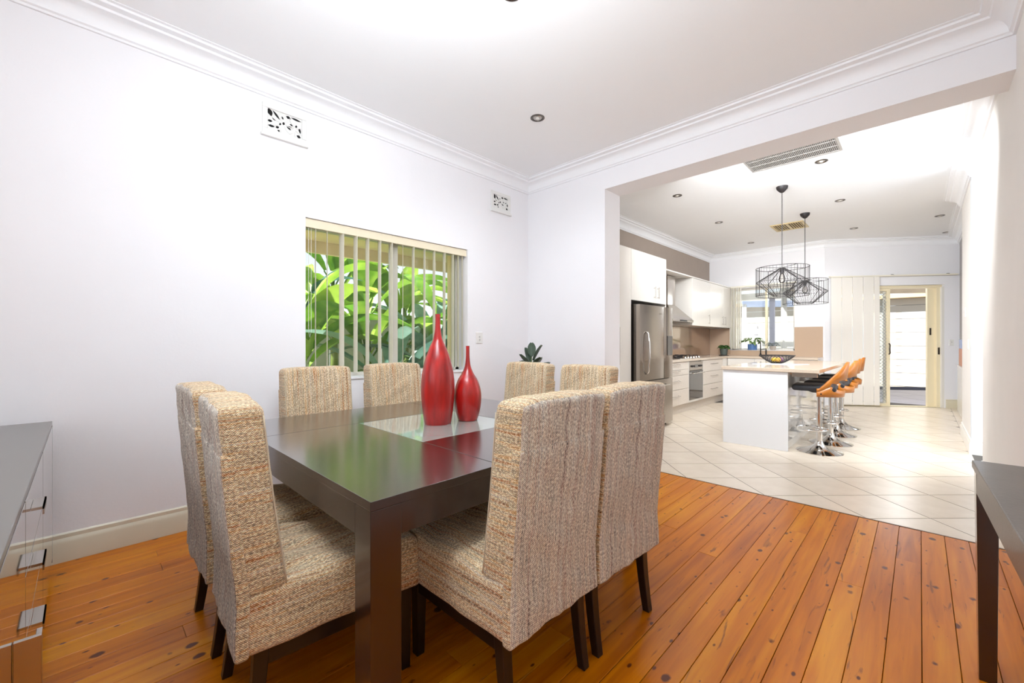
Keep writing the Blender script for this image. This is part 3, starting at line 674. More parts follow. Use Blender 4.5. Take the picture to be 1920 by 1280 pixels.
# ------------------------------------------------------------------ slip-covered dining chairs
def chair(name, seed, loc, rz, label):
    t = thing(name, label, 'chair', loc, rz, 'slipcovered dining chairs around the table')
    sv = Vector((seed*3.1, seed*1.7, seed*.9))
    def wr(P, amp, sc=7):   # soft cloth wrinkles
        a = noise.noise((P+sv)*sc)*.6+noise.noise((P+sv)*sc*2.3)*.4; return a*amp
    def dseat(P):
        z = P.z+.395; x, y = P.x, P.y
        t_ = max(0, min(1, (.49-z)/.19))
        x *= 1+.03*t_; y = y+(.012*t_ if y > 0 else -.002*t_)
        z += .010*(1-(x/.23)**2)*(1-(y/.28)**2)*(1 if P.z > .05 else 0)
        d = wr(Vector((x*1.0, y, z*.4)), .006); dn = Vector((x, y*.7, 0)); dn = dn.normalized() if dn.length > .02 else Vector((0,0,0))
        fold = .003*math.sin((x*7+y*9)*PI+seed)*t_
        if P.z > .07: z += wr(Vector((x*2.2, y, 0)), .014, 6)+.006*math.sin((x*1.6-y*1.1)*24+seed)*(1 if y < .18 else .4)
        if P.z < -.08: z += wr(Vector((x, y, 9)), .006, 3)
        return Vector((x, y, z))+dn*(d+fold)
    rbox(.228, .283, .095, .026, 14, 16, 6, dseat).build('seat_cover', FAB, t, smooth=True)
    LEAN = .068
    def yoff(h): return -.222-LEAN*max(0, h)**1.3-.010*math.sin(PI*max(0, min(1, h)))
    def cloth(x, z, k): return (1-.85*min(1, abs(x)/.225)**3)*wr(Vector((x, k, z)), .013, 6)+(1-.85*min(1, abs(x)/.225)**3)*.0035*math.sin((x*1.3+z*2.1)*26+seed*2)+(1-.85*min(1, abs(x)/.225)**3)*.0025*math.sin((x*2.6-z*1.1)*31+seed)
    def dback(P):
        z = P.z+.755; h = (z-.46)/.58; x = P.x; y = P.y+yoff((z-.46)/.58)
        if abs(P.y) > .03: y += cloth(P.x, z, .12 if P.y > 0 else -.12)
        x += wr(Vector((y, z, 3)), .003, 8)*(1 if abs(P.x) > .2 else 0)
        if P.z > .26: z += -.010*(abs(x)/.23)**3+wr(Vector((x, 0, 5)), .007, 7)
        return Vector((x, y, z))
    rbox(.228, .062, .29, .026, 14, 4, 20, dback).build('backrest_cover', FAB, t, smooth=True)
    def drear(P):
        z = P.z+.60; h = (z-.46)/.58; k = max(0, min(1, (z-.50)/.35)); y = P.y+yoff(h)-.062
        y += .003+.014*k
        if z < .49: y -= .006*(.49-z)/.19
        y += cloth(P.x, z, -.12)
        return Vector((P.x*(1.0+.03*max(0, (.49-z)/.19)), y, z))
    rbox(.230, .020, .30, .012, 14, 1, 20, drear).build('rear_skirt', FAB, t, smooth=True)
    # seam piping on back edges
    for s_ in (-1, 1):
        pts = []
        for k in range(14):
            z = .48+.52*k/13; h = (z-.46)/.58; pts.append((s_*.221, yoff(h)+.056, z))
        MB().tube(pts, .0028, 6).build('seam', mat('seam_thread', srgb(204, 188, 162), .9), t, smooth=True)
    MB().box(-.205, .205, -.25, -.225, .25, .33).box(-.205, .205, .225, .25, .25, .33).box(-.21, -.188, -.24, .24, .25, .33).box(.188, .21, -.24, .24, .25, .33).build('seat_rail', LEGWOOD, t, bevel=.002)
    for s_ in (-1, 1):
        MB().beam((s_*.195, .235, .33), (s_*.195, .238, 0), .046, .046, (0, 1, 0), .034, .034).build('leg', LEGWOOD, t, bevel=.003)
        mb = MB(); n = 6; vs = []
        for k in range(n+1):
            u = k/n; z = .33*(1-u); y = -.232-.035*u**1.6; w_ = .021-.005*u
            vs += [(s_*.195-w_, y-w_, z), (s_*.195+w_, y-w_, z), (s_*.195+w_, y+w_, z), (s_*.195-w_, y+w_, z)]
        fs = [(0, 1, 2, 3), (n*4+3, n*4+2, n*4+1, n*4)]
        for k in range(n):
            for q in range(4): fs.append((k*4+q, k*4+4+q, k*4+4+(q+1) % 4, k*4+(q+1) % 4))
        mb.add(vs, fs).build('leg', LEGWOOD, t, bevel=.003)
    return t
CH = [(-1.60, .620, -4, 'striped slipcovered chair at front left, nearest the table leg, side-on'),
      (-2.15, .632, -1, 'striped slipcovered chair half hidden behind the nearest left chair'),
      (-1.17, 1.115, 90, 'striped slipcovered chair at right, back to camera, nearest'),
      (-1.16, 1.605, 88, 'striped slipcovered chair at right, farther, back to camera beside tiled floor'),
      (-2.76, 1.150, -90, 'tan striped slipcovered chair under the left half of the window'),
      (-2.78, 1.755, -91, 'tan striped slipcovered chair under the window, left of the tall vase'),
      (-2.36, 2.36, 181, 'pale slipcovered chair at table far side, in front of the green plant'),
      (-1.80, 2.38, 178, 'pale slipcovered chair at table far side, beside the kitchen opening')]
for i, (x, y, a, lb) in enumerate(CH): chair('dining_chair', i+1.0, (x, y, 0), math.radians(a), lb)

# ------------------------------------------------------------------ vases
def vase(x, y, prof, label):
    def cr(pts, n=8):
        out = []
        for i in range(len(pts)-1):
            p0 = pts[max(i-1, 0)]; p1 = pts[i]; p2 = pts[i+1]; p3 = pts[min(i+2, len(pts)-1)]
            for k in range(n):
                t_ = k/n; out.append(tuple(.5*((2*p1[j])+(-p0[j]+p2[j])*t_+(2*p0[j]-5*p1[j]+4*p2[j]-p3[j])*t_*t_+(-p0[j]+3*p1[j]-3*p2[j]+p3[j])*t_**3) for j in (0, 1)))
        out.append(pts[-1]); return out
    pr = cr(prof); rt, zt = pr[-1]
    pr = [(0.001, 0)]+pr+[(rt-.003, zt), (rt-.004, zt-.05), (.001, zt-.05)]
    o = MB().lathe(pr, n=48).build('vase', RED, smooth=35); o.location = (x, y, TZ); o['label'] = label; o['category'] = 'vase'; o['group'] = 'red vases on the dining table'
vase(-1.946, 1.398, [(.070, 0), (.0755, .008), (.088, .10), (.0935, .19), (.089, .27), (.072, .355), (.047, .425), (.027, .47), (.0175, .52), (.0145, .57), (.0150, .614)], 'tall glossy red bottle vase on the table glass, the left one')
vase(-1.903, 1.58, [(.052, 0), (.058, .008), (.073, .065), (.080, .125), (.076, .18), (.058, .235), (.034, .275), (.018, .315), (.012, .36), (.0105, .40), (.0105, .434)], 'shorter glossy red bottle vase on the table glass, the right one')

# ------------------------------------------------------------------ corner plant on a stand
pp = (-2.98, 3.36)
st = thing('plant_stand', 'dark round plant stand in the dining corner behind the chairs', 'stand', (pp[0], pp[1], 0))
MB().lathe([(.15, .55), (.16, .56), (.16, .605), (.15, .615)], n=32).build('top', LEGWOOD, st, smooth=40)
for k in range(3):
    a = 2*PI*k/3; MB().beam((.11*math.cos(a), .11*math.sin(a), .555), (.16*math.cos(a), .16*math.sin(a), 0), .025, .025).build('leg', LEGWOOD, st, bevel=.002)
pl = thing('potted_plant', 'small dark green thick leaved plant in corner behind pale chair', 'plant', (pp[0], pp[1], .615))
MB().lathe([(.07, 0), (.075, .005), (.105, .2), (.11, .205), (.104, .208), (.095, .19), (.001, .19)], n=28).build('pot', POTW, pl, smooth=40)
MB().lathe([(.001, .17), (.095, .192), (.001, .196)], n=20).build('soil', SOIL, pl)
stem = MB()
leaves = [(.35, 1.15, .40, .10), (2.3, 1.0, .44, .1), (3.2, 1.3, .36, .1), (-.3, .7, .33, .14), (2.9, .45, .32, .16), (4.5, .9, .33, .1), (1.2, .3, .33, .15), (5.6, .2, .31, .15), (3.7, .1, .3, .17)]
for k, (az, el, z, r_) in enumerate(leaves):
    b = Vector((math.cos(az)*r_*.25, math.sin(az)*r_*.25, z)); MB().tube([(0, 0, .19), (b.x*.3, b.y*.3, z*.7), b], .004, 6).build('stem', STALK, pl)
    mb = rbox(.046, .105, .004, .0038, 6, 10, 1)
    def sh(p, az=az, el=el, b=b):
        t_ = (p.y+.105)/.21; w_ = math.sin(PI*min(.97, max(.03, t_)))**.5; q = Vector((p.x*w_, t_*.19, p.z+abs(p.x)*.25-.02*t_*t_))
        m_ = Matrix.Rotation(az-PI/2, 3, 'Z') @ Matrix.Rotation(el, 3, 'X'); return m_ @ q+b
    mb.xf(sh); mb.uv = None; mb.build('leaf', GREENL, pl, smooth=True)

# ------------------------------------------------------------------ sideboard (left foreground)
sb = thing('sideboard', 'grey topped glossy sideboard at the left edge with silver tab pulls', 'sideboard', (-2.2, -.34, 0), world=True)
SX0, SX1, SY0, SY1, SZ = -3.28, -.95, -.58, -.11, .80
MB().box(SX0, SX1, SY0, SY1, SZ-.02, SZ).build('top', SIDEB, sb, bevel=.002)
MB().box(SX0, SX0+.022, SY0, SY1, .06, SZ-.021).box(SX1-.022, SX1, SY0, SY1, .06, SZ-.021).box(SX0+.023, SX1-.023, SY0, SY0+.015, .06, SZ-.021).box(SX0+.023, SX1-.023, SY0+.016, SY1-.05, .06, .08).build('body', SIDEB, sb)
MB().box(SX0+.04, SX1-.04, SY0+.03, SY1-.03, 0, .058).build('plinth', STEEL, sb)
cols = [(-3.255, -2.52), (-2.515, -1.78), (-1.775, -.975)]
def tab(mb, x, z, w_, h): mb.box(x-w_/2, x+w_/2, SY1+.0005, SY1+.028, z-.004, z+.004).box(x-w_/2, x+w_/2, SY1+.024, SY1+.028, z-h, z+.004)
for ci, (a, b) in enumerate(cols):
    if ci == 0:
        MB().box(a+.002, b-.002, SY1-.02, SY1, .085, .775).build('door', SIDEF, sb, bevel=.001)
    elif ci == 1:
        for z0, z1, hz in [(.085, .385, .352), (.39, .565, .534), (.57, .775, .707)]:
            d = MB().box(a+.002, b-.002, SY1-.02, SY1, z0, z1).build('drawer', SIDEF, sb, bevel=.001)
            hb = MB(); tab(hb, -2.0, hz, .12, .02); hb.build('handle', STEEL, d)
    else:
        d = MB().box(a+.002, b-.002, SY1-.02, SY1, .085, .775).build('door', SIDEF, sb, bevel=.001)
        hb = MB(); hb.box(-1.472, -1.460, SY1+.0005, SY1+.044, .34, .54).box(-1.50, -1.4725, SY1+.034, SY1+.044, .34, .54); hb.build('handle', STEEL, d, bevel=.001, label='wide silver door pull')

# ------------------------------------------------------------------ console table (right foreground)
cs = thing('console_table', 'dark stained narrow console table along the right wall', 'table', (.138, 2.31, 0), math.radians(1.5))
MB().box(0, .205, -1.75, 0, .752, .78).build('top', CONS, cs, bevel=.003)
MB().box(.006, .026, -1.70, -.045, .672, .7515).box(.03, .2, -.03, -.008, .672, .7515).box(.178, .198, -1.70, -.045, .672, .7515).box(.03, .2, -1.745, -1.72, .672, .7515).build('apron', CONS, cs, bevel=.001)
for a in (.004, .142):
    for c in (-.062, -1.745): MB().beam((a+.029, c+.029, .7515), (a+.031, c+.031, 0), .056, .056, (0, 1, 0), .044, .044).build('leg', DARKWOOD, cs, bevel=.002)

# ------------------------------------------------------------------ kitchen: tall cabinets, fridge
XC = -2.72
def bar_handle(parent, p0, p1, out, r=.006):
    p0 = Vector(p0); p1 = Vector(p1); o_ = Vector(out); mb = MB(); d = (p1-p0).normalized()
    mb.cyl(p0+o_, p1+o_, r, n=10); mb.cyl(p0+d*.02, p0+d*.02+o_, r*.8, n=8); mb.cyl(p1-d*.02, p1-d*.02+o_, r*.8, n=8)
    return mb.build('handle', STEEL, parent, smooth=40)
pan = thing('pantry_cabinet', 'tall white pantry cabinet beside the kitchen opening', 'cabinet', (-3.05, 4.6, 0), world=True)
MB().box(XL+.001, XC-.02, 4.085, 5.03, .12, 2.45).box(XL+.001, XC-.07, 4.085, 5.03, 0, .12).build('body', CAB, pan)
for a, b, hy in ((4.09, 4.555, 4.50), (4.56, 5.035, 4.68)):
    d = MB().box(XC-.019, XC, a, b, .125, 2.445).build('door', CAB, pan, bevel=.0015); bar_handle(d, (XC, hy, .93), (XC, hy, 1.40), (.035, 0, 0))
ofc = thing('overhead_fridge_cabinet', 'white cabinet above the steel fridge with two bar handles', 'cabinet', (-3.05, 5.6, 1.78), world=True)
MB().box(XL+.001, XC-.02, 5.04, 6.10, 1.775, 2.45).build('body', CAB, ofc)
for a, b, hy in ((5.04, 5.73, 5.69), (5.735, 6.10, 5.80)):
    d = MB().box(XC-.019, XC, a, b, 1.77, 2.445).build('door', CAB, ofc, bevel=.0015); bar_handle(d, (XC, hy, 1.83), (XC, hy, 2.0), (.03, 0, 0), .005)
gp_ = thing('gable_panel', 'tall white end panel right of the fridge', 'panel', (-3.0, 6.14, 0), world=True)
MB().box(XL+.001, XC-.02, 6.112, 6.14, 0, 2.38).build('panel', CAB, gp_, bevel=.001)
fg = thing('fridge', 'stainless steel double door fridge with bottom freezer', 'fridge', (-2.95, 5.57, 0), world=True)
FX = -2.6; FY0, FY1 = 5.075, 6.085
MB().box(XL+.03, FX-.075, FY0, FY1, .05, 1.715).build('body', STEELD, fg, bevel=.004)
def fdoor(y0, y1, z0, z1, name):
    mb = MB(); n = 10; pts = [(FX-.07, y0)]
    for k in range(n+1):
        u = k/n; e = min(u, 1-u); pts.append((FX-.018+.018*min(1, math.sin(PI*u)**.5), y0+(y1-y0)*u))
    pts.append((FX-.07, y1)); pts = pts[::-1]
    mb.prism(pts, z0, z1); return mb.build(name, STEEL, fg, smooth=30)
d1 = fdoor(FY0, 5.80, .70, 1.71, 'door'); d2 = fdoor(5.806, FY1, .70, 1.71, 'door'); d3 = fdoor(FY0, FY1, .055, .69, 'freezer_drawer')
MB().tube([(FX, 5.22, .78), (FX+.035, 5.22, .82), (FX+.05, 5.22, 1.0), (FX+.045, 5.22, 1.2), (FX+.03, 5.22, 1.32), (FX, 5.22, 1.35)], .012, 10).build('handle', CHROME, d1, smooth=True)
MB().tube([(FX, 5.28, .60), (FX+.04, 5.30, .61), (FX+.045, 5.58, .61), (FX+.04, 5.86, .61), (FX, 5.88, .60)], .011, 10).build('handle', CHROME, d3, smooth=True)
MB().box(FX-.002, FX+.004, 5.87, 6.03, 1.02, 1.30).build('water_dispenser', BLKGLS, d2, bevel=.003, label='dark water dispenser panel')
MB().box(FX-.001, FX+.002, 5.62, 5.70, 1.60, 1.612).build('badge', CHROME, d1)
for y in (FY0+.08, FY1-.08): MB().cyl((FX-.1, y, 0), (FX-.1, y, .05), .02, n=12).build('foot', BLACK, fg)

# base cabinets on the left wall
XB = -2.86; ZT = .92
def drawers(name, y0, y1, zs, label, grp):
    t = thing(name, label, 'cabinet', (-3.1, (y0+y1)/2, 0), group=grp, world=True)
    MB().box(XL+.001, XB-.02, y0, y1, .16, ZT-.041).build('body', CAB, t)
    for z0, z1 in zs:
        d = MB().box(XB-.019, XB, y0+.003, y1-.003, z0, z1).build('drawer', CABLIN, t, bevel=.0015)
        m_ = (y0+y1)/2; bar_handle(d, (XB, m_-.17, (z0+z1)/2+.03), (XB, m_+.17, (z0+z1)/2+.03), (.03, 0, 0), .006)
    return t
drawers('drawer_cabinet', 6.145, 7.30, [(.165, .42), (.425, .655), (.66, .745), (.75, .872)], 'white drawer cabinet between fridge and oven', 'kitchen drawer cabinets')
drawers('drawer_cabinet', 7.98, 9.05, [(.165, .415), (.42, .655), (.66, .872)], 'white drawer cabinet right of the oven', 'kitchen drawer cabinets')
ov = thing('oven', 'built-in narrow stainless and black glass oven under the bench', 'oven', (-3.1, 7.64, .16), world=True)
MB().box(XL+.05, XB-.02, 7.325, 7.96, .17, .875).build('body', STEELD, ov)
d = MB().box(XB-.019, XB+.006, 7.335, 7.95, .20, .70).build('door', BLKGLS, ov, bevel=.003)
bar_handle(d, (XB+.006, 7.38, .665), (XB+.006, 7.90, .665), (.04, 0, 0), .011)
cpn = MB().box(XB-.019, XB+.006, 7.335, 7.95, .715, .865).build('control_panel', STEEL, ov, bevel=.002)
MB().box(XB+.0055, XB+.008, 7.56, 7.72, .755, .815).build('display', BLKGLS, cpn)
for y in (7.44, 7.50, 7.78, 7.84): MB().cyl((XB+.006, y, .785), (XB+.03, y, .785), .018, .016, 14).build('knob', BLACK, cpn, smooth=40)
MB().box(XB-.019, XB-.001, 7.303, 7.333, .165, .872).box(XB-.019, XB-.001, 7.952, 7.976, .165, .872).box(XB-.019, XB-.001, 7.333, 7.952, .165, .198).build('surround', CAB, ov)
cor = thing('corner_cabinet', 'white corner base cabinet where the two benches meet', 'cabinet', (-3.1, 9.5, 0), world=True)
MB().box(XL+.001, XB, 9.055, YK-.001, .16, ZT-.041).build('body', CAB, cor, bevel=.001)
bk = thing('sink_cabinet', 'white sink base cabinet under the kitchen window', 'cabinet', (-2.1, 9.6, 0), world=True)
MB().box(XB+.002, A2.x-.005, 9.34, YK-.001, .16, ZT-.041).build('body', CAB, bk)
for k in range(3):
    a = XB+.01+k*.50; MB().box(a, a+.49, 9.32, 9.339, .165, .872).build('door', CAB, bk, bevel=.001)
kk = thing('kickboard', 'pale kickboard along the foot of the kitchen cabinets', 'kickboard', (-2.94, 7.6, 0), world=True)
MB().box(-2.955, -2.94, 6.145, 9.38, 0, .158).box(-2.94, A2.x-.01, 9.38, 9.395, 0, .158).build('board', CABLIN, kk)
bt = thing('benchtop', 'beige stone L-shaped benchtop around the kitchen walls', 'benchtop', (-3.1, 8, ZT), world=True)
MB().prism([(XL+.001, 6.145), (-2.84, 6.145), (-2.84, 9.30), (A2.x-.005, 9.30), (A2.x-.005, YK-.001), (XL+.001, YK-.001)], ZT-.04, ZT).build('slab', STONE, bt, bevel=.003)
# splashbacks
for nm, lb, mb in (('splashback', 'bronze glass splashback behind the cooktop', MB().box(XL+.001, XL+.012, 6.145, YK-.012, ZT+.001, 1.505)),
                   ('splashback', 'low beige splashback under the kitchen window', MB().box(KX0-.0, KX1, YK-.012, YK-.001, ZT+.001, 1.03)),
                   ('splashback', 'tan splashback panel left of the kitchen window', MB().box(XL+.013, KX0-.001, YK-.012, YK-.001, ZT+.001, 1.505)),
                   ('splashback', 'square tan splashback panel right of the kitchen window', MB().box(KX1+.001, A2.x-.01, YK-.012, YK-.001, ZT+.001, 1.505))):
    o = mb.build(nm, BRONZE if 'cooktop' in lb else mat('tan_glass_splashback', srgb(200, 172, 146), .15, coat=1), bevel=.001); o['label'] = lb; o['category'] = 'splashback'
# cooktop
ct = thing('cooktop', 'stainless gas cooktop with black trivets and row of knobs', 'cooktop', (-3.1, 7.6, ZT), world=True)
MB().box(-3.34, -2.90, 7.05, 8.05, ZT+.001, ZT+.009).build('tray', STEEL, ct, bevel=.003)
for k, (x, y) in enumerate([(-3.24, 7.2), (-3.03, 7.2), (-3.13, 7.55), (-3.24, 7.88), (-3.03, 7.88)]):
    b_ = MB().lathe([(.05, 0), (.05, .012), (.035, .016), (.035, .024), (.001, .026)], (x, y, ZT+.009), 20).build('burner', BLACK, ct, smooth=40)
    tv = MB()
    for a in range(4):
        q = a*PI/2; tv.beam((x+.02*math.cos(q), y+.02*math.sin(q), ZT+.048), (x+.10*math.cos(q), y+.10*math.sin(q), ZT+.048), .010, .010)
        tv.beam((x+.10*math.cos(q), y+.10*math.sin(q), ZT+.052), (x+.10*math.cos(q), y+.10*math.sin(q), ZT+.009), .010, .010)
    tv.build('trivet', BLACK, ct)
for k in range(6): MB().lathe([(.02, 0), (.018, .022), (.015, .026), (.001, .026)], (-2.925, 7.32+k*.125, ZT+.009), 16).build('knob', CHROME, ct, smooth=40)
# range hood
hd = thing('range_hood', 'sloped stainless steel range hood with flue', 'range hood', (-3.2, 7.24, 1.55), world=True)
HY0, HY1 = 6.80, 7.68
vs = [(XL+.013, HY0, 1.56), (-2.92, HY0, 1.56), (-2.92, HY1, 1.56), (XL+.013, HY1, 1.56), (XL+.013, HY0, 1.60), (-2.92, HY0, 1.60), (-2.92, HY1, 1.60), (XL+.013, HY1, 1.60),
      (XL+.013, HY0+.28, 1.86), (-3.13, HY0+.28, 1.86), (-3.13, HY1-.28, 1.86), (XL+.013, HY1-.28, 1.86)]
MB().add(vs, [(0,3,2,1),(0,1,5,4),(1,2,6,5),(2,3,7,6),(3,0,4,7),(4,5,9,8),(5,6,10,9),(6,7,11,10),(7,4,8,11),(8,9,10,11)]).build('canopy', STEEL, hd)
MB().box(XL+.013, -3.135, HY0+.285, HY1-.285, 1.862, 2.365).build('flue', STEEL, hd, bevel=.002)
MB().box(-2.919, -2.915, HY0+.3, HY1-.3, 1.567, 1.593).build('control_strip', BLACK, hd)
MB().box(XL+.05, -2.96, HY0+.04, HY1-.04, 1.553, 1.559).build('filter', STEELD, hd)
# wall cabinets and bridging top
XW = -2.95
wc = thing('wall_cabinet', 'white wall cabinets right of the range hood with bar handles', 'cabinet', (-3.18, 8.7, 1.51), world=True)
MB().box(XL+.001, XW-.02, 7.70, YK-.03, 1.515, 2.375).build('body', CAB, wc, bevel=.001)
for a, b, hy in ((7.70, 8.62, 8.50), (8.625, 9.35, 9.28), (9.355, YK-.03, 9.43)):
    d = MB().box(XW-.019, XW, a, b, 1.512, 2.37).build('door', CAB, wc, bevel=.0015); bar_handle(d, (XW, hy, 1.56), (XW, hy, 1.74), (.03, 0, 0), .005)
sh_ = thing('hood_shelf', 'thin white panel bridging above the range hood', 'panel', (-3.18, 7, 2.38), world=True)
MB().box(XL+.001, XW, 6.145, YK-.03, 2.378, 2.40).build('panel', CAB, sh_, bevel=.001)

# island
IX0, IX1, IX2, IY0, IY1 = -1.72, -1.05, -.76, 5.45, 7.95
isl = thing('kitchen_island', 'white kitchen island with a matte end panel facing dining room', 'island', (-1.4, 6.7, 0), world=True)
MB().box(IX0, IX1, IY0, IY0+.03, 0, ZT-.041).build('end_panel', PANEL, isl, bevel=.0015)
MB().box(IX0, IX1, IY1-.03, IY1, 0, ZT-.041).build('end_panel', PANEL, isl, bevel=.0015)
MB().box(IX0+.03, IX1-.025, IY0+.031, IY1-.031, .0, ZT-.041).build('body', CAB, isl)
for k in range(3):
    a = IY0+.034+k*.81; MB().box(IX1-.024, IX1-.006, a, a+.805, .10, ZT-.045).build('door', mat('gloss_white_island_door', srgb(236, 232, 226), .08, coat=1), isl, bevel=.001)
ib = thing('island_benchtop', 'beige stone island benchtop overhanging toward the stools', 'benchtop', (-1.24, 6.7, ZT), world=True)
MB().box(IX0-.015, IX2, IY0-.02, IY1+.02, ZT-.04, ZT).build('slab', STONE, ib, bevel=.004)
MB().box(IX1+.002, IX2-.05, IY0+.2, IY0+.23, ZT-.10, ZT-.0405).build('bracket', CAB, ib)
# sunlit patch on the island, made as a pale sheet
o = MB().box(-1.56, -1.10, 6.25, 6.62, ZT+.0005, ZT+.003).xf(lambda p: (p.x+(p.y-6.4)*.3, p.y, p.z)).build('sun_patch_sheet', mat('sun_patch_tone', srgb(240, 242, 246), .5, var=.12, vscale=9)); o['label'] = 'large pale sheet standing in for sunlight on island beside the wire bowl'; o['category'] = 'sun_patch'
# wire bowl + fruit
bw = thing('wire_bowl', 'dark woven wire bowl on the island benchtop', 'bowl', (-1.40, 6.62, ZT+.001))
def bowlpt(a, u): r = .05+.16*u; return (r*math.cos(a), r*math.sin(a), .004+.105*u**1.5)
mb = MB(); nW = 30
for k in range(nW):
    for sg in (-1, 1): mb.tube([bowlpt(2*PI*k/nW+sg*u*.9, u) for u in [i/8 for i in range(9)]], .0028, 4)
mb.build('mesh_side', BLACK, bw)
MB().tube([bowlpt(2*PI*k/40, 1) for k in range(40)], .005, 6, closed=True).build('rim', BLACK, bw)
MB().lathe([(.05, 0), (.052, .003), (.048, .006), (.001, .006)], n=24).build('base', BLACK, bw)
for k, (x, y, c, cc, lbl) in enumerate([(-1.43, 6.60, (222, 178, 40), 'lemon', 'yellow lemon in the wire bowl, left side'), (-1.36, 6.65, (150, 100, 130), 'plum', 'purple plum in the wire bowl, right side'), (-1.375, 6.565, (214, 160, 50), 'lemon', 'orange yellow lemon in the wire bowl front')]):
    rr_ = .034; o = MB().lathe([(rr_*math.sin(PI*i/12), rr_*(1-math.cos(PI*i/12))*1.05) for i in range(13)], n=18).build(cc, mat('fruit_%s' % ('yellow', 'purple', 'amber')[k], srgb(*c), .4), smooth=True)
    o.location = (x, y, ZT+.013); o['label'] = lbl; o['category'] = 'fruit'

# stools
def stool(loc, rz, label, first=None):
    if first:
        t = copy_tree(first); t.location = loc; t.rotation_euler = (0, 0, rz); t['label'] = label; return t
    t = thing('bar_stool', label, 'stool', loc, rz, 'bar stools along the island')
    MB().lathe([(.215, 0), (.217, .006), (.20, .012), (.14, .028), (.08, .055), (.045, .085), (.034, .11), (.032, .125), (.001, .125)], n=40).build('base', CHROME, t, smooth=50)
    MB().cyl((0, 0, .12), (0, 0, .42), .029, n=20).cyl((0, 0, .42), (0, 0, .665), .020, n=20).build('gas_column', CHROME, t, smooth=40)
    ring = [(-.07+.15*math.cos(2*PI*k/28), .15*math.sin(2*PI*k/28), .25) for k in range(28)]
    MB().tube(ring, .0085, 8, closed=True).cyl((-.02, .14, .25), (0, .02, .25), .007, n=8).cyl((-.02, -.14, .25), (0, -.02, .25), .007, n=8).lathe([(.034, .225), (.036, .23), (.036, .27), (.034, .275)], n=20).build('footrest', CHROME, t, smooth=40)
    def ds(P): q = Vector((P.x-.04, P.y, P.z+.712)); q.z += .008*(1-(P.x/.2)**2)*(1-(P.y/.19)**2)*(1 if P.z > 0 else 0); q.y *= .96; q.y *= 1-.14*max(0, -P.x/.2); return q
    m_ = rbox(.20, .19, .034, .03, 10, 10, 3, ds); m_.uv = None; m_.build('seat', LEATHER, t, smooth=True)
    MB().lathe([(.07, .655), (.10, .665), (.10, .677), (.001, .677)], n=24).build('seat_plate', BLACK, t, smooth=40)
    # bent plywood shell (local +x is the back) with a rounded cut-out low in the back
    mb = MB(); n = 56; rows = []; th = 1.66
    def xy(a, z): return (.205*math.cos(a)+.01+(z-.63)*.10*max(0, math.cos(a)*1.2), .207*math.sin(a))
    for i in range(n+1):
        a = -th+2*th*i/n; s_ = abs(a)/th; zb = .628
        q = max(0, min(1, (s_-.24)/.70)); zt = 1.0-.285*q
        if s_ < .66: k = math.sqrt(max(0, 1-(s_/.66)**2)); lo = .755-.062*k; hi = .755+.062*k
        else: lo = hi = min(.755, (zb+zt)/2+.01)
        rows.append((a, [zb, (zb+lo)/2, lo], [hi, (hi+zt)/2, zt]))
    for band in (1, 2):
        b0 = len(mb.v)
        for r_ in rows:
            for z in r_[band]:
                x, y = xy(r_[0], z); mb.v.append(Vector((x, y, z)))
        for i in range(n):
            for k in range(2): mb.f.append([b0+i*3+k, b0+(i+1)*3+k, b0+(i+1)*3+k+1, b0+i*3+k+1])
    o_ = mb.build('plywood_shell', ORANGE, t, smooth=60); m2 = o_.modifiers.new('thick', 'SOLIDIFY'); m2.thickness = .011; m2.offset = 0; m2.material_offset_rim = 0
    for s_ in (-1, 1): MB().cyl((.03, s_*.203, .66), (.03, s_*.216, .66), .008, n=10).build('bolt', BLACK, t)
    return t
s0 = stool((-.80, 5.70, 0), math.radians(4), 'nearest bar stool with orange bentwood back and black seat')
stool((-.77, 6.28, 0), math.radians(-3), 'second bar stool from the dining room, behind the nearest', s0)
stool((-.79, 6.90, 0), math.radians(3), 'third bar stool from the dining room along island', s0)
stool((-.80, 7.52, 0), math.radians(0), 'farthest bar stool at the far end of island', s0)

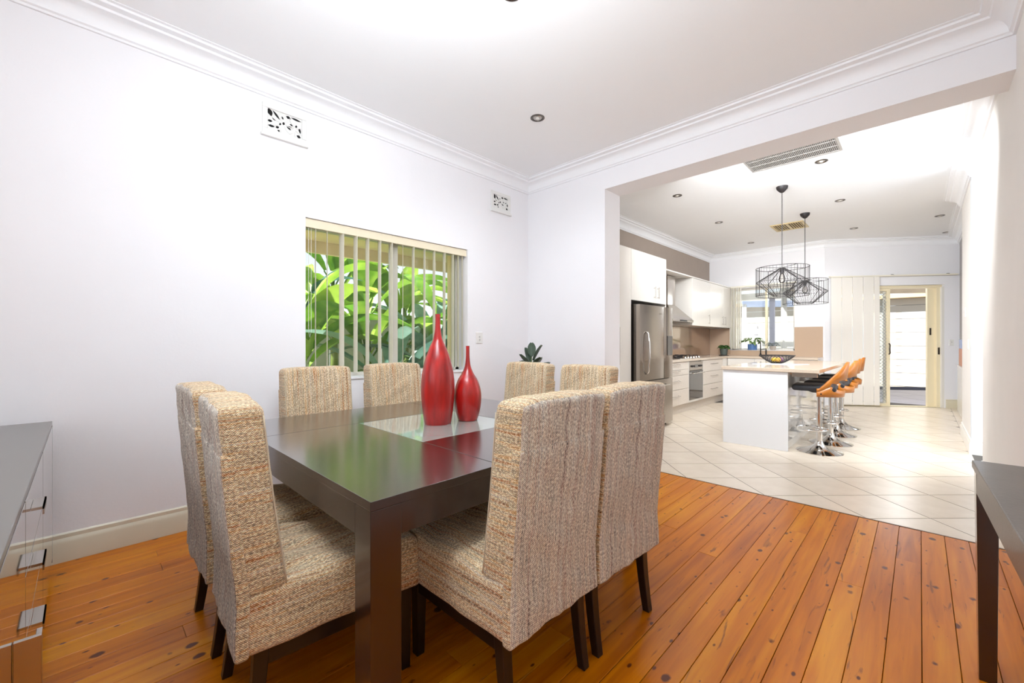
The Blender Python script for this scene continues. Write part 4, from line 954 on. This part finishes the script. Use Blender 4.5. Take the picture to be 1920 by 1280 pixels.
# pendants
def pendant(x, y, label, first=None):
    if first:
        t = copy_tree(first); t.location = (x, y, ZC); t['label'] = label; return t
    t = thing('pendant_lamp', label, 'lamp', (x, y, ZC), 0, 'wire pendant lamps over the island')
    MB().lathe([(.001, -.075), (.012, -.075), (.03, -.062), (.058, -.03), (.064, 0), (.001, 0)], n=28).build('canopy', BLACK, t, smooth=50)
    zt = -1.00; zb = zt-.345; R_ = .28
    MB().cyl((0, 0, -.07), (0, 0, zt), .0045, n=8).build('cord', BLACK, t)
    MB().cyl((0, 0, zt), (0, 0, zt-.07), .022, n=16).build('socket', BLACK, t, smooth=40)
    MB().lathe([(.001, zt-.19), (.02, zt-.185), (.032, zt-.165), (.034, zt-.14), (.026, zt-.10), (.014, zt-.072), (.001, zt-.07)], n=20).build('bulb', BULB, t, smooth=True)
    mb = MB(); N = 48
    for k in range(N):
        a = 2*PI*k/N; c_, s_ = math.cos(a), math.sin(a); w_ = .0013
        mb.cyl((R_*c_, R_*s_, zt), (R_*c_, R_*s_, zb), w_, n=4)
        mb.cyl((.02*c_, .02*s_, zt), (R_*c_, R_*s_, (zt+zb)/2), w_, n=4)
        mb.cyl((R_*c_, R_*s_, (zt+zb)/2), (.10*c_, .10*s_, zb), w_, n=4)
    o_ = mb.build('cage_wires', BLACK, t)
    rings = MB()
    for rad, z in ((R_, zt), (R_, zb), (R_, (zt+zb)/2), (.10, zb)): rings.tube([(rad*math.cos(2*PI*k/48), rad*math.sin(2*PI*k/48), z) for k in range(48)], .0035 if z != (zt+zb)/2 else .002, 6, closed=True)
    for k in range(4):
        a = PI*k/2+math.radians(44.3); c_, s_ = math.cos(a), math.sin(a)
        rings.cyl((0, 0, zt), (R_*c_, R_*s_, (zt+zb)/2), .004, n=6).cyl((R_*c_, R_*s_, (zt+zb)/2), (.10*c_, .10*s_, zb), .004, n=6).cyl((R_*c_, R_*s_, zt), (R_*c_, R_*s_, zb), .004, n=6)
        rings.cyl((0, 0, zt), (R_*c_, R_*s_, zt), .003, n=6)
    rings.build('frame_rings', BLACK, t, smooth=40)
    return t
p0 = pendant(-1.22, 6.03, 'nearer black wire cage pendant lamp over the island')
pendant(-1.23, 7.53, 'farther black wire cage pendant lamp over the island', p0)

# ------------------------------------------------------------------ kitchen window
kw = sempty('window_2', (-2.4, YK+.1, KZ0))
y0, y1 = YK+.12, YK+.18; fw = .04
MB().box(KX0, KX1, y0, y1, KZ0, KZ0+fw).box(KX0, KX1, y0, y1, KZ1-fw, KZ1).box(KX0, KX0+fw, y0, y1, KZ0, KZ1).box(KX1-fw, KX1, y0, y1, KZ0, KZ1).build('window_frame', ALU, kw, bevel=.002)
MB().box(-2.33, -2.29, y0-.005, y1, KZ0+.02, KZ1-.02).build('mullion', CREAMFR, kw)
MB().box(KX0+fw, -2.33, y0+.03, y0+.035, KZ0+fw, KZ1-fw).build('pane', GLASS, kw)
MB().box(-2.29, KX1-fw, y0+.03, y0+.035, KZ0+fw, KZ1-fw).build('pane', GLASS, kw)
MB().box(KX0, KX1, YK-.004, y0, KZ0-.003, KZ0+.004).build('window_sill', MATS['white_sill'], kw)
kbld = thing('vertical_blind', 'pale vertical blind stacked at left of the kitchen window', 'blind', (-2.4, YK-.03, 2.4), world=True)
MB().box(KX0-.03, KX1+.03, YK-.055, YK-.005, 2.375, 2.41).build('headrail', BLIND, kbld, bevel=.002)
for k in range(7): MB().box(KX0+.01+k*.034, KX0+.016+k*.034, YK-.085, YK-.003, 1.06, 2.374).build('slat', BLIND if k % 2 else CURT, kbld)
# plants and tap
def pot_plant(name, loc, prof, pm, n, ln, wd, mt, label, el=(.5, 1.3)):
    t = thing(name, label, 'plant', loc); rt, zt = prof[-1]
    MB().lathe(prof+[(rt-.006, zt), (rt-.01, zt-.02), (.001, zt-.02)], n=28).build('pot', pm, t, smooth=40)
    MB().lathe([(.001, zt-.019), (rt-.011, zt-.017), (.001, zt-.012)], n=16).build('soil', SOIL, t)
    for k in range(n):
        mb = MB(); a = 2.4*k; e = random.uniform(*el); b = Vector((math.cos(a)*.01, math.sin(a)*.01, zt-.015)); q = b+Vector((math.cos(a)*math.cos(e), math.sin(a)*math.cos(e), math.sin(e)))*ln*.5
        mb.tube([b, (b+q)/2, q], .0025, 5); blade(mb, q, a, e*.6, ln*.7, wd, 1.4, n=6); solid(mb.build('leaf', mt, t, smooth=True), .0015)
    return t
pot_plant('potted_herb', (-3.02, 9.62, ZT+.012), [(.06, 0), (.065, .004), (.082, .13), (.084, .135)], POTG, 34, .12, .045, GREENK, 'bushy dark green plant in a grey pot on the corner bench', (.5, 1.5))
o = MB().lathe([(.09, 0), (.10, .004), (.10, .01), (.001, .01)], (0, 0, 0), 28).build('saucer', STEELD, smooth=40); o.location = (-3.02, 9.62, ZT+.001); o['label'] = 'dark saucer under the grey pot on bench'; o['category'] = 'saucer'
pot_plant('potted_plant', (-2.56, 9.97, KZ0+.005), [(.085, 0), (.088, .004), (.092, .12), (.094, .125)], POTB, 20, .24, .055, mat('sill_leaf', srgb(120, 150, 84), .45, var=.3, vscale=30), 'leafy plant in a blue pot on the kitchen window sill', (.4, 1.3))
pot_plant('potted_succulent', (-2.18, 9.97, KZ0+.005), [(.04, 0), (.043, .004), (.06, .08), (.062, .085)], POTW, 16, .13, .03, mat('grey_leaf', srgb(128, 140, 140), .5, var=.3, vscale=30), 'grey leaved plant in small stone pot on the window sill', (.4, 1.4))
tp = thing('tap', 'black kitchen mixer tap in front of the window', 'tap', (-2.36, 9.78, ZT))
MB().lathe([(.024, .0005), (.024, .01), (.018, .014), (.018, .05), (.001, .05)], n=20).tube([(0, 0, .04), (0, 0, .24), (0, -.02, .29), (0, -.08, .315), (0, -.14, .30), (0, -.165, .25)], .011, 10).build('spout', BLACK, tp, smooth=40)
MB().cyl((0, 0, .13), (.09, 0, .145), .006, n=10).build('lever', BLACK, tp, smooth=40)
o = MB().lathe([(.014, .0005), (.014, .12), (.008, .13), (.008, .16), (.001, .16)], n=18).build('soap_dispenser', BLACK, smooth=40); o.location = (-2.26, 9.78, ZT); o['label'] = 'slim black dispenser beside the kitchen tap'; o['category'] = 'dispenser'

# ------------------------------------------------------------------ sliding door and panel blind
dr = sempty('door_1', dw((1.1, .1, 0)))
def D(a, b, c, d, e, f_): return MB().box(a, b, c, d, e, f_).xf(dw)
fr = MB().box(S0, S1, .05, .15, ZD-.05, ZD-.001).box(S0+.001, S0+.05, .05, .15, 0, ZD-.051).box(1.90, 1.955, .03, .15, 0, ZD-.051).box(S0+.051, 1.9, .05, .15, -.02, .012).xf(dw)
fr.build('frame', CREAMFR, dr, bevel=.002)
D(1.956, S1-.001, .0, .15, 0, ZD-.051).build('reveal', MATS['white_gloss_trim'], dr)
# fixed glass leaf (behind the blind) and sliding leaf stacked over it
lf = MB().box(.26, 1.13, .10, .13, .012, .06).box(.26, 1.13, .10, .13, ZD-.11, ZD-.055).box(.26, .31, .10, .13, .06, ZD-.11).box(1.08, 1.13, .10, .13, .06, ZD-.11).xf(dw).build('sliding_leaf', ALU, dr)
D(.31, 1.08, .112, .118, .06, ZD-.11).build('pane', GLASS, lf)
# security screen leaf with diamond mesh
sc = MB().box(.30, 1.16, .06, .09, .012, .05).box(.30, 1.16, .06, .09, ZD-.10, ZD-.055).box(.30, .34, .06, .09, .05, ZD-.10).box(1.105, 1.16, .06, .09, .05, ZD-.10).box(.955, .98, .065, .085, .05, ZD-.10).xf(dw).build('security_screen', CREAMFR, dr)
ms = MB(); z = -.1
while z < ZD:
    for sg in (-1, 1):
        a0, a1 = .98, 1.105; za = z if sg > 0 else z+(a1-a0); zb_ = z+(a1-a0) if sg > 0 else z
        if min(za, zb_) > .05 and max(za, zb_) < ZD-.1: ms.beam((a0, .075, za), (a1, .075, zb_), .006, .005, (0, 1, 0))
        a0b, a1b = .34, .955
    z += .0625
ms.xf(dw).build('diamond_mesh', mat('mesh_metal', srgb(170, 176, 176), .4, .5), sc, kind=None)
MB().tube([(1.14, .055, .98), (1.14, .03, 1.0), (1.13, .022, 1.08), (1.14, .03, 1.16), (1.14, .055, 1.18)], .012, 8).xf(dw).build('handle', STEELD, sc, smooth=True)
D(1.785, 1.90, .08, .12, .012, ZD-.06).build('lock_stile', CREAMFR, dr, bevel=.002)
for s_, z in ((1.83, 1.40), (1.93, 1.04)): D(s_-.012, s_+.012, .02 if s_ > 1.9 else .07, .03 if s_ > 1.9 else .08, z-.06, z+.07).build('latch', STEELD, dr)
cb = thing('panel_blind', 'cream panel blind drawn to the left of the sliding door', 'blind', dw((.5, -.05, 0)), world=True)
MB().box(.075, 2.17, -.075, -.02, 2.43, 2.455).xf(dw).build('headrail', BLIND, cb)
for k in range(9):
    a = .095+k*.0905; z0 = .03; D(a, a+.0895, -.066+.010*(k % 2), -.062+.010*(k % 2), z0, 2.429).build('panel', CURT, cb)
for s_ in (1.15, 2.05): D(s_-.02, s_+.02, -.02, -.001, 2.44, 2.47).build('bracket', STEELD, cb)
switch(dw((2.11, 0, 1.2)), (-NW.x, -NW.y), 'white switch on wall just right of the sliding door')
# shallow cabinet and things past the right wall
shc = thing('shallow_cabinet', 'shallow white cabinet glimpsed past the kitchen right wall', 'cabinet', (.49, 10.0, 0), world=True)
MB().box(.462, .519, 8.7, 10.55, .02, .80).build('body', CAB, shc, bevel=.01); MB().box(.458, .519, 8.69, 10.56, .801, .82).build('top', CAB, shc, bevel=.003)
o = MB().box(.475, .515, 9.9, 10.45, .822, 1.10).build('storage_box', mat('terracotta_card', srgb(186, 130, 104), .6), bevel=.004); o['label'] = 'terracotta box standing on shallow cabinet at far right'; o['category'] = 'box'
o = MB().box(.475, .515, 9.95, 10.40, 1.102, 1.25).build('storage_box', mat('blue_card', srgb(150, 160, 190), .6), bevel=.004); o['label'] = 'grey blue box stacked on the terracotta box'; o['category'] = 'box'

# ------------------------------------------------------------------ outside the back of the house
struct('patio_ground', MB().box(-14, 10, 10.2, 30, -.42, -.30), mat('pale_paving', srgb(160, 156, 152), .8, var=.1))
pt = thing('patio', 'grey lilac paved patio step outside the sliding door', 'patio', dw((1.4, 1.5, -.3)), world=True)
MB().box(-.6, 4.6, .2, 3.6, -.30, -.035).xf(dw).build('slab', mat('patio_edge', srgb(92, 92, 104), .7), pt)
for i in range(8):
    for j in range(5): D(-.58+i*.62, -.58+i*.62+.61, .22+j*.62, .22+j*.62+.61, -.0345, -.02).build('paver', mat('lilac_paver', srgb(176, 172, 186), .4, var=.08), pt)
D(-.6, 4.6, 3.6, 3.68, -.30, .03).build('edging', MATS['patio_edge'], pt)
pg = thing('pergola', 'grey pergola with cream beams over the patio', 'pergola', dw((1.5, 3, 2.5)), world=True)
D(.4, 5, .6, 3.2, 2.62, 2.68).build('roof_sheet', mat('grey_roof_sheet', srgb(150, 154, 170), .6), pg)
for y, z, m_ in ((3.25, 2.45, EAVE), (6.0, 2.35, mat('blue_grey_beam', srgb(136, 148, 176), .6))): D(.7, 6, y, y+.1, z, z+.2).build('beam', m_, pg)
for a in (.6, 1.3, 2.0, 2.7): D(a, a+.09, .6, 3.2, 2.52, 2.62).build('rafter', PLAST, pg)
for a, y in ((.7, 3.25), (4.6, 3.25), (.7, 6.0), (5.2, 6.0)): D(a, a+.1, y, y+.1, -.3, 2.45).build('post', PLAST, pg)
shd = thing('garden_shed', 'pale weatherboard building across the yard', 'building', (-3, 19, -.3), world=True)
PB = mat('pale_weatherboard', srgb(190, 186, 178), .7)
for k in range(14): MB().box(-9, 6, 17.0-.012*(k % 2), 17.06, -.3+k*.2, -.3+k*.2+.19).build('weatherboard', PB, shd)
MB().box(-9.2, 6.2, 16.7, 19, 2.5, 2.6).build('roof', mat('warm_roof', srgb(216, 190, 150), .7), shd)
MB().box(-2.1, -.9, 16.93, 16.98, .5, 1.7).build('window', mat('blue_glass', srgb(140, 156, 176), .2), shd)
bp = MB().box(0, .14, 0, .14, 0, .62).build('bollard', mat('pink_brick', srgb(200, 164, 152), .7)); bp.location = dw((2.3, 5.2, -.3)); bp['label'] = 'short pinkish post standing in the yard beyond the patio'; bp['category'] = 'post'
bn = thing('garden_bench', 'pale low garden bench in the yard seen through the door', 'bench', dw((4.2, 6.2, -.3)), math.atan2(DW.y, DW.x))
MB().box(-.7, .7, -.2, .2, .42, .46).build('seat', EAVE, bn); 
for a in (-.6, .54): MB().box(a, a+.06, -.18, .18, 0, .42).build('leg', EAVE, bn)
# kitchen-window view: carport posts and a louvred fence
cpst = thing('verandah_post', 'grey lilac verandah post outside the kitchen window', 'post', (-2.55, 11.6, -.3), world=True)
MB().box(-2.60, -2.50, 11.55, 11.65, -.3, 2.25).build('shaft', mat('lilac_grey_paint', srgb(172, 172, 190), .6), cpst); MB().box(-3.8, -1.9, 11.5, 11.7, 2.25, 2.40).build('bracket_beam', PLAST, cpst)
lf_ = thing('slat_fence', 'white horizontal slat fence outside the kitchen window', 'fence', (-3.2, 13, -.3), world=True)
for k in range(11): MB().box(-6.5, -1.6, 13.0, 13.03, -.28+k*.17, -.28+k*.17+.145).build('slat', PLAST, lf_)
for x in (-6.5, -4.9, -3.3, -1.7): MB().box(x, x+.08, 13.03, 13.1, -.3, 1.65).build('post', MATS['lilac_grey_paint'], lf_)

for o in list(bpy.data.objects):
    if '_w' in o: del o['_w']
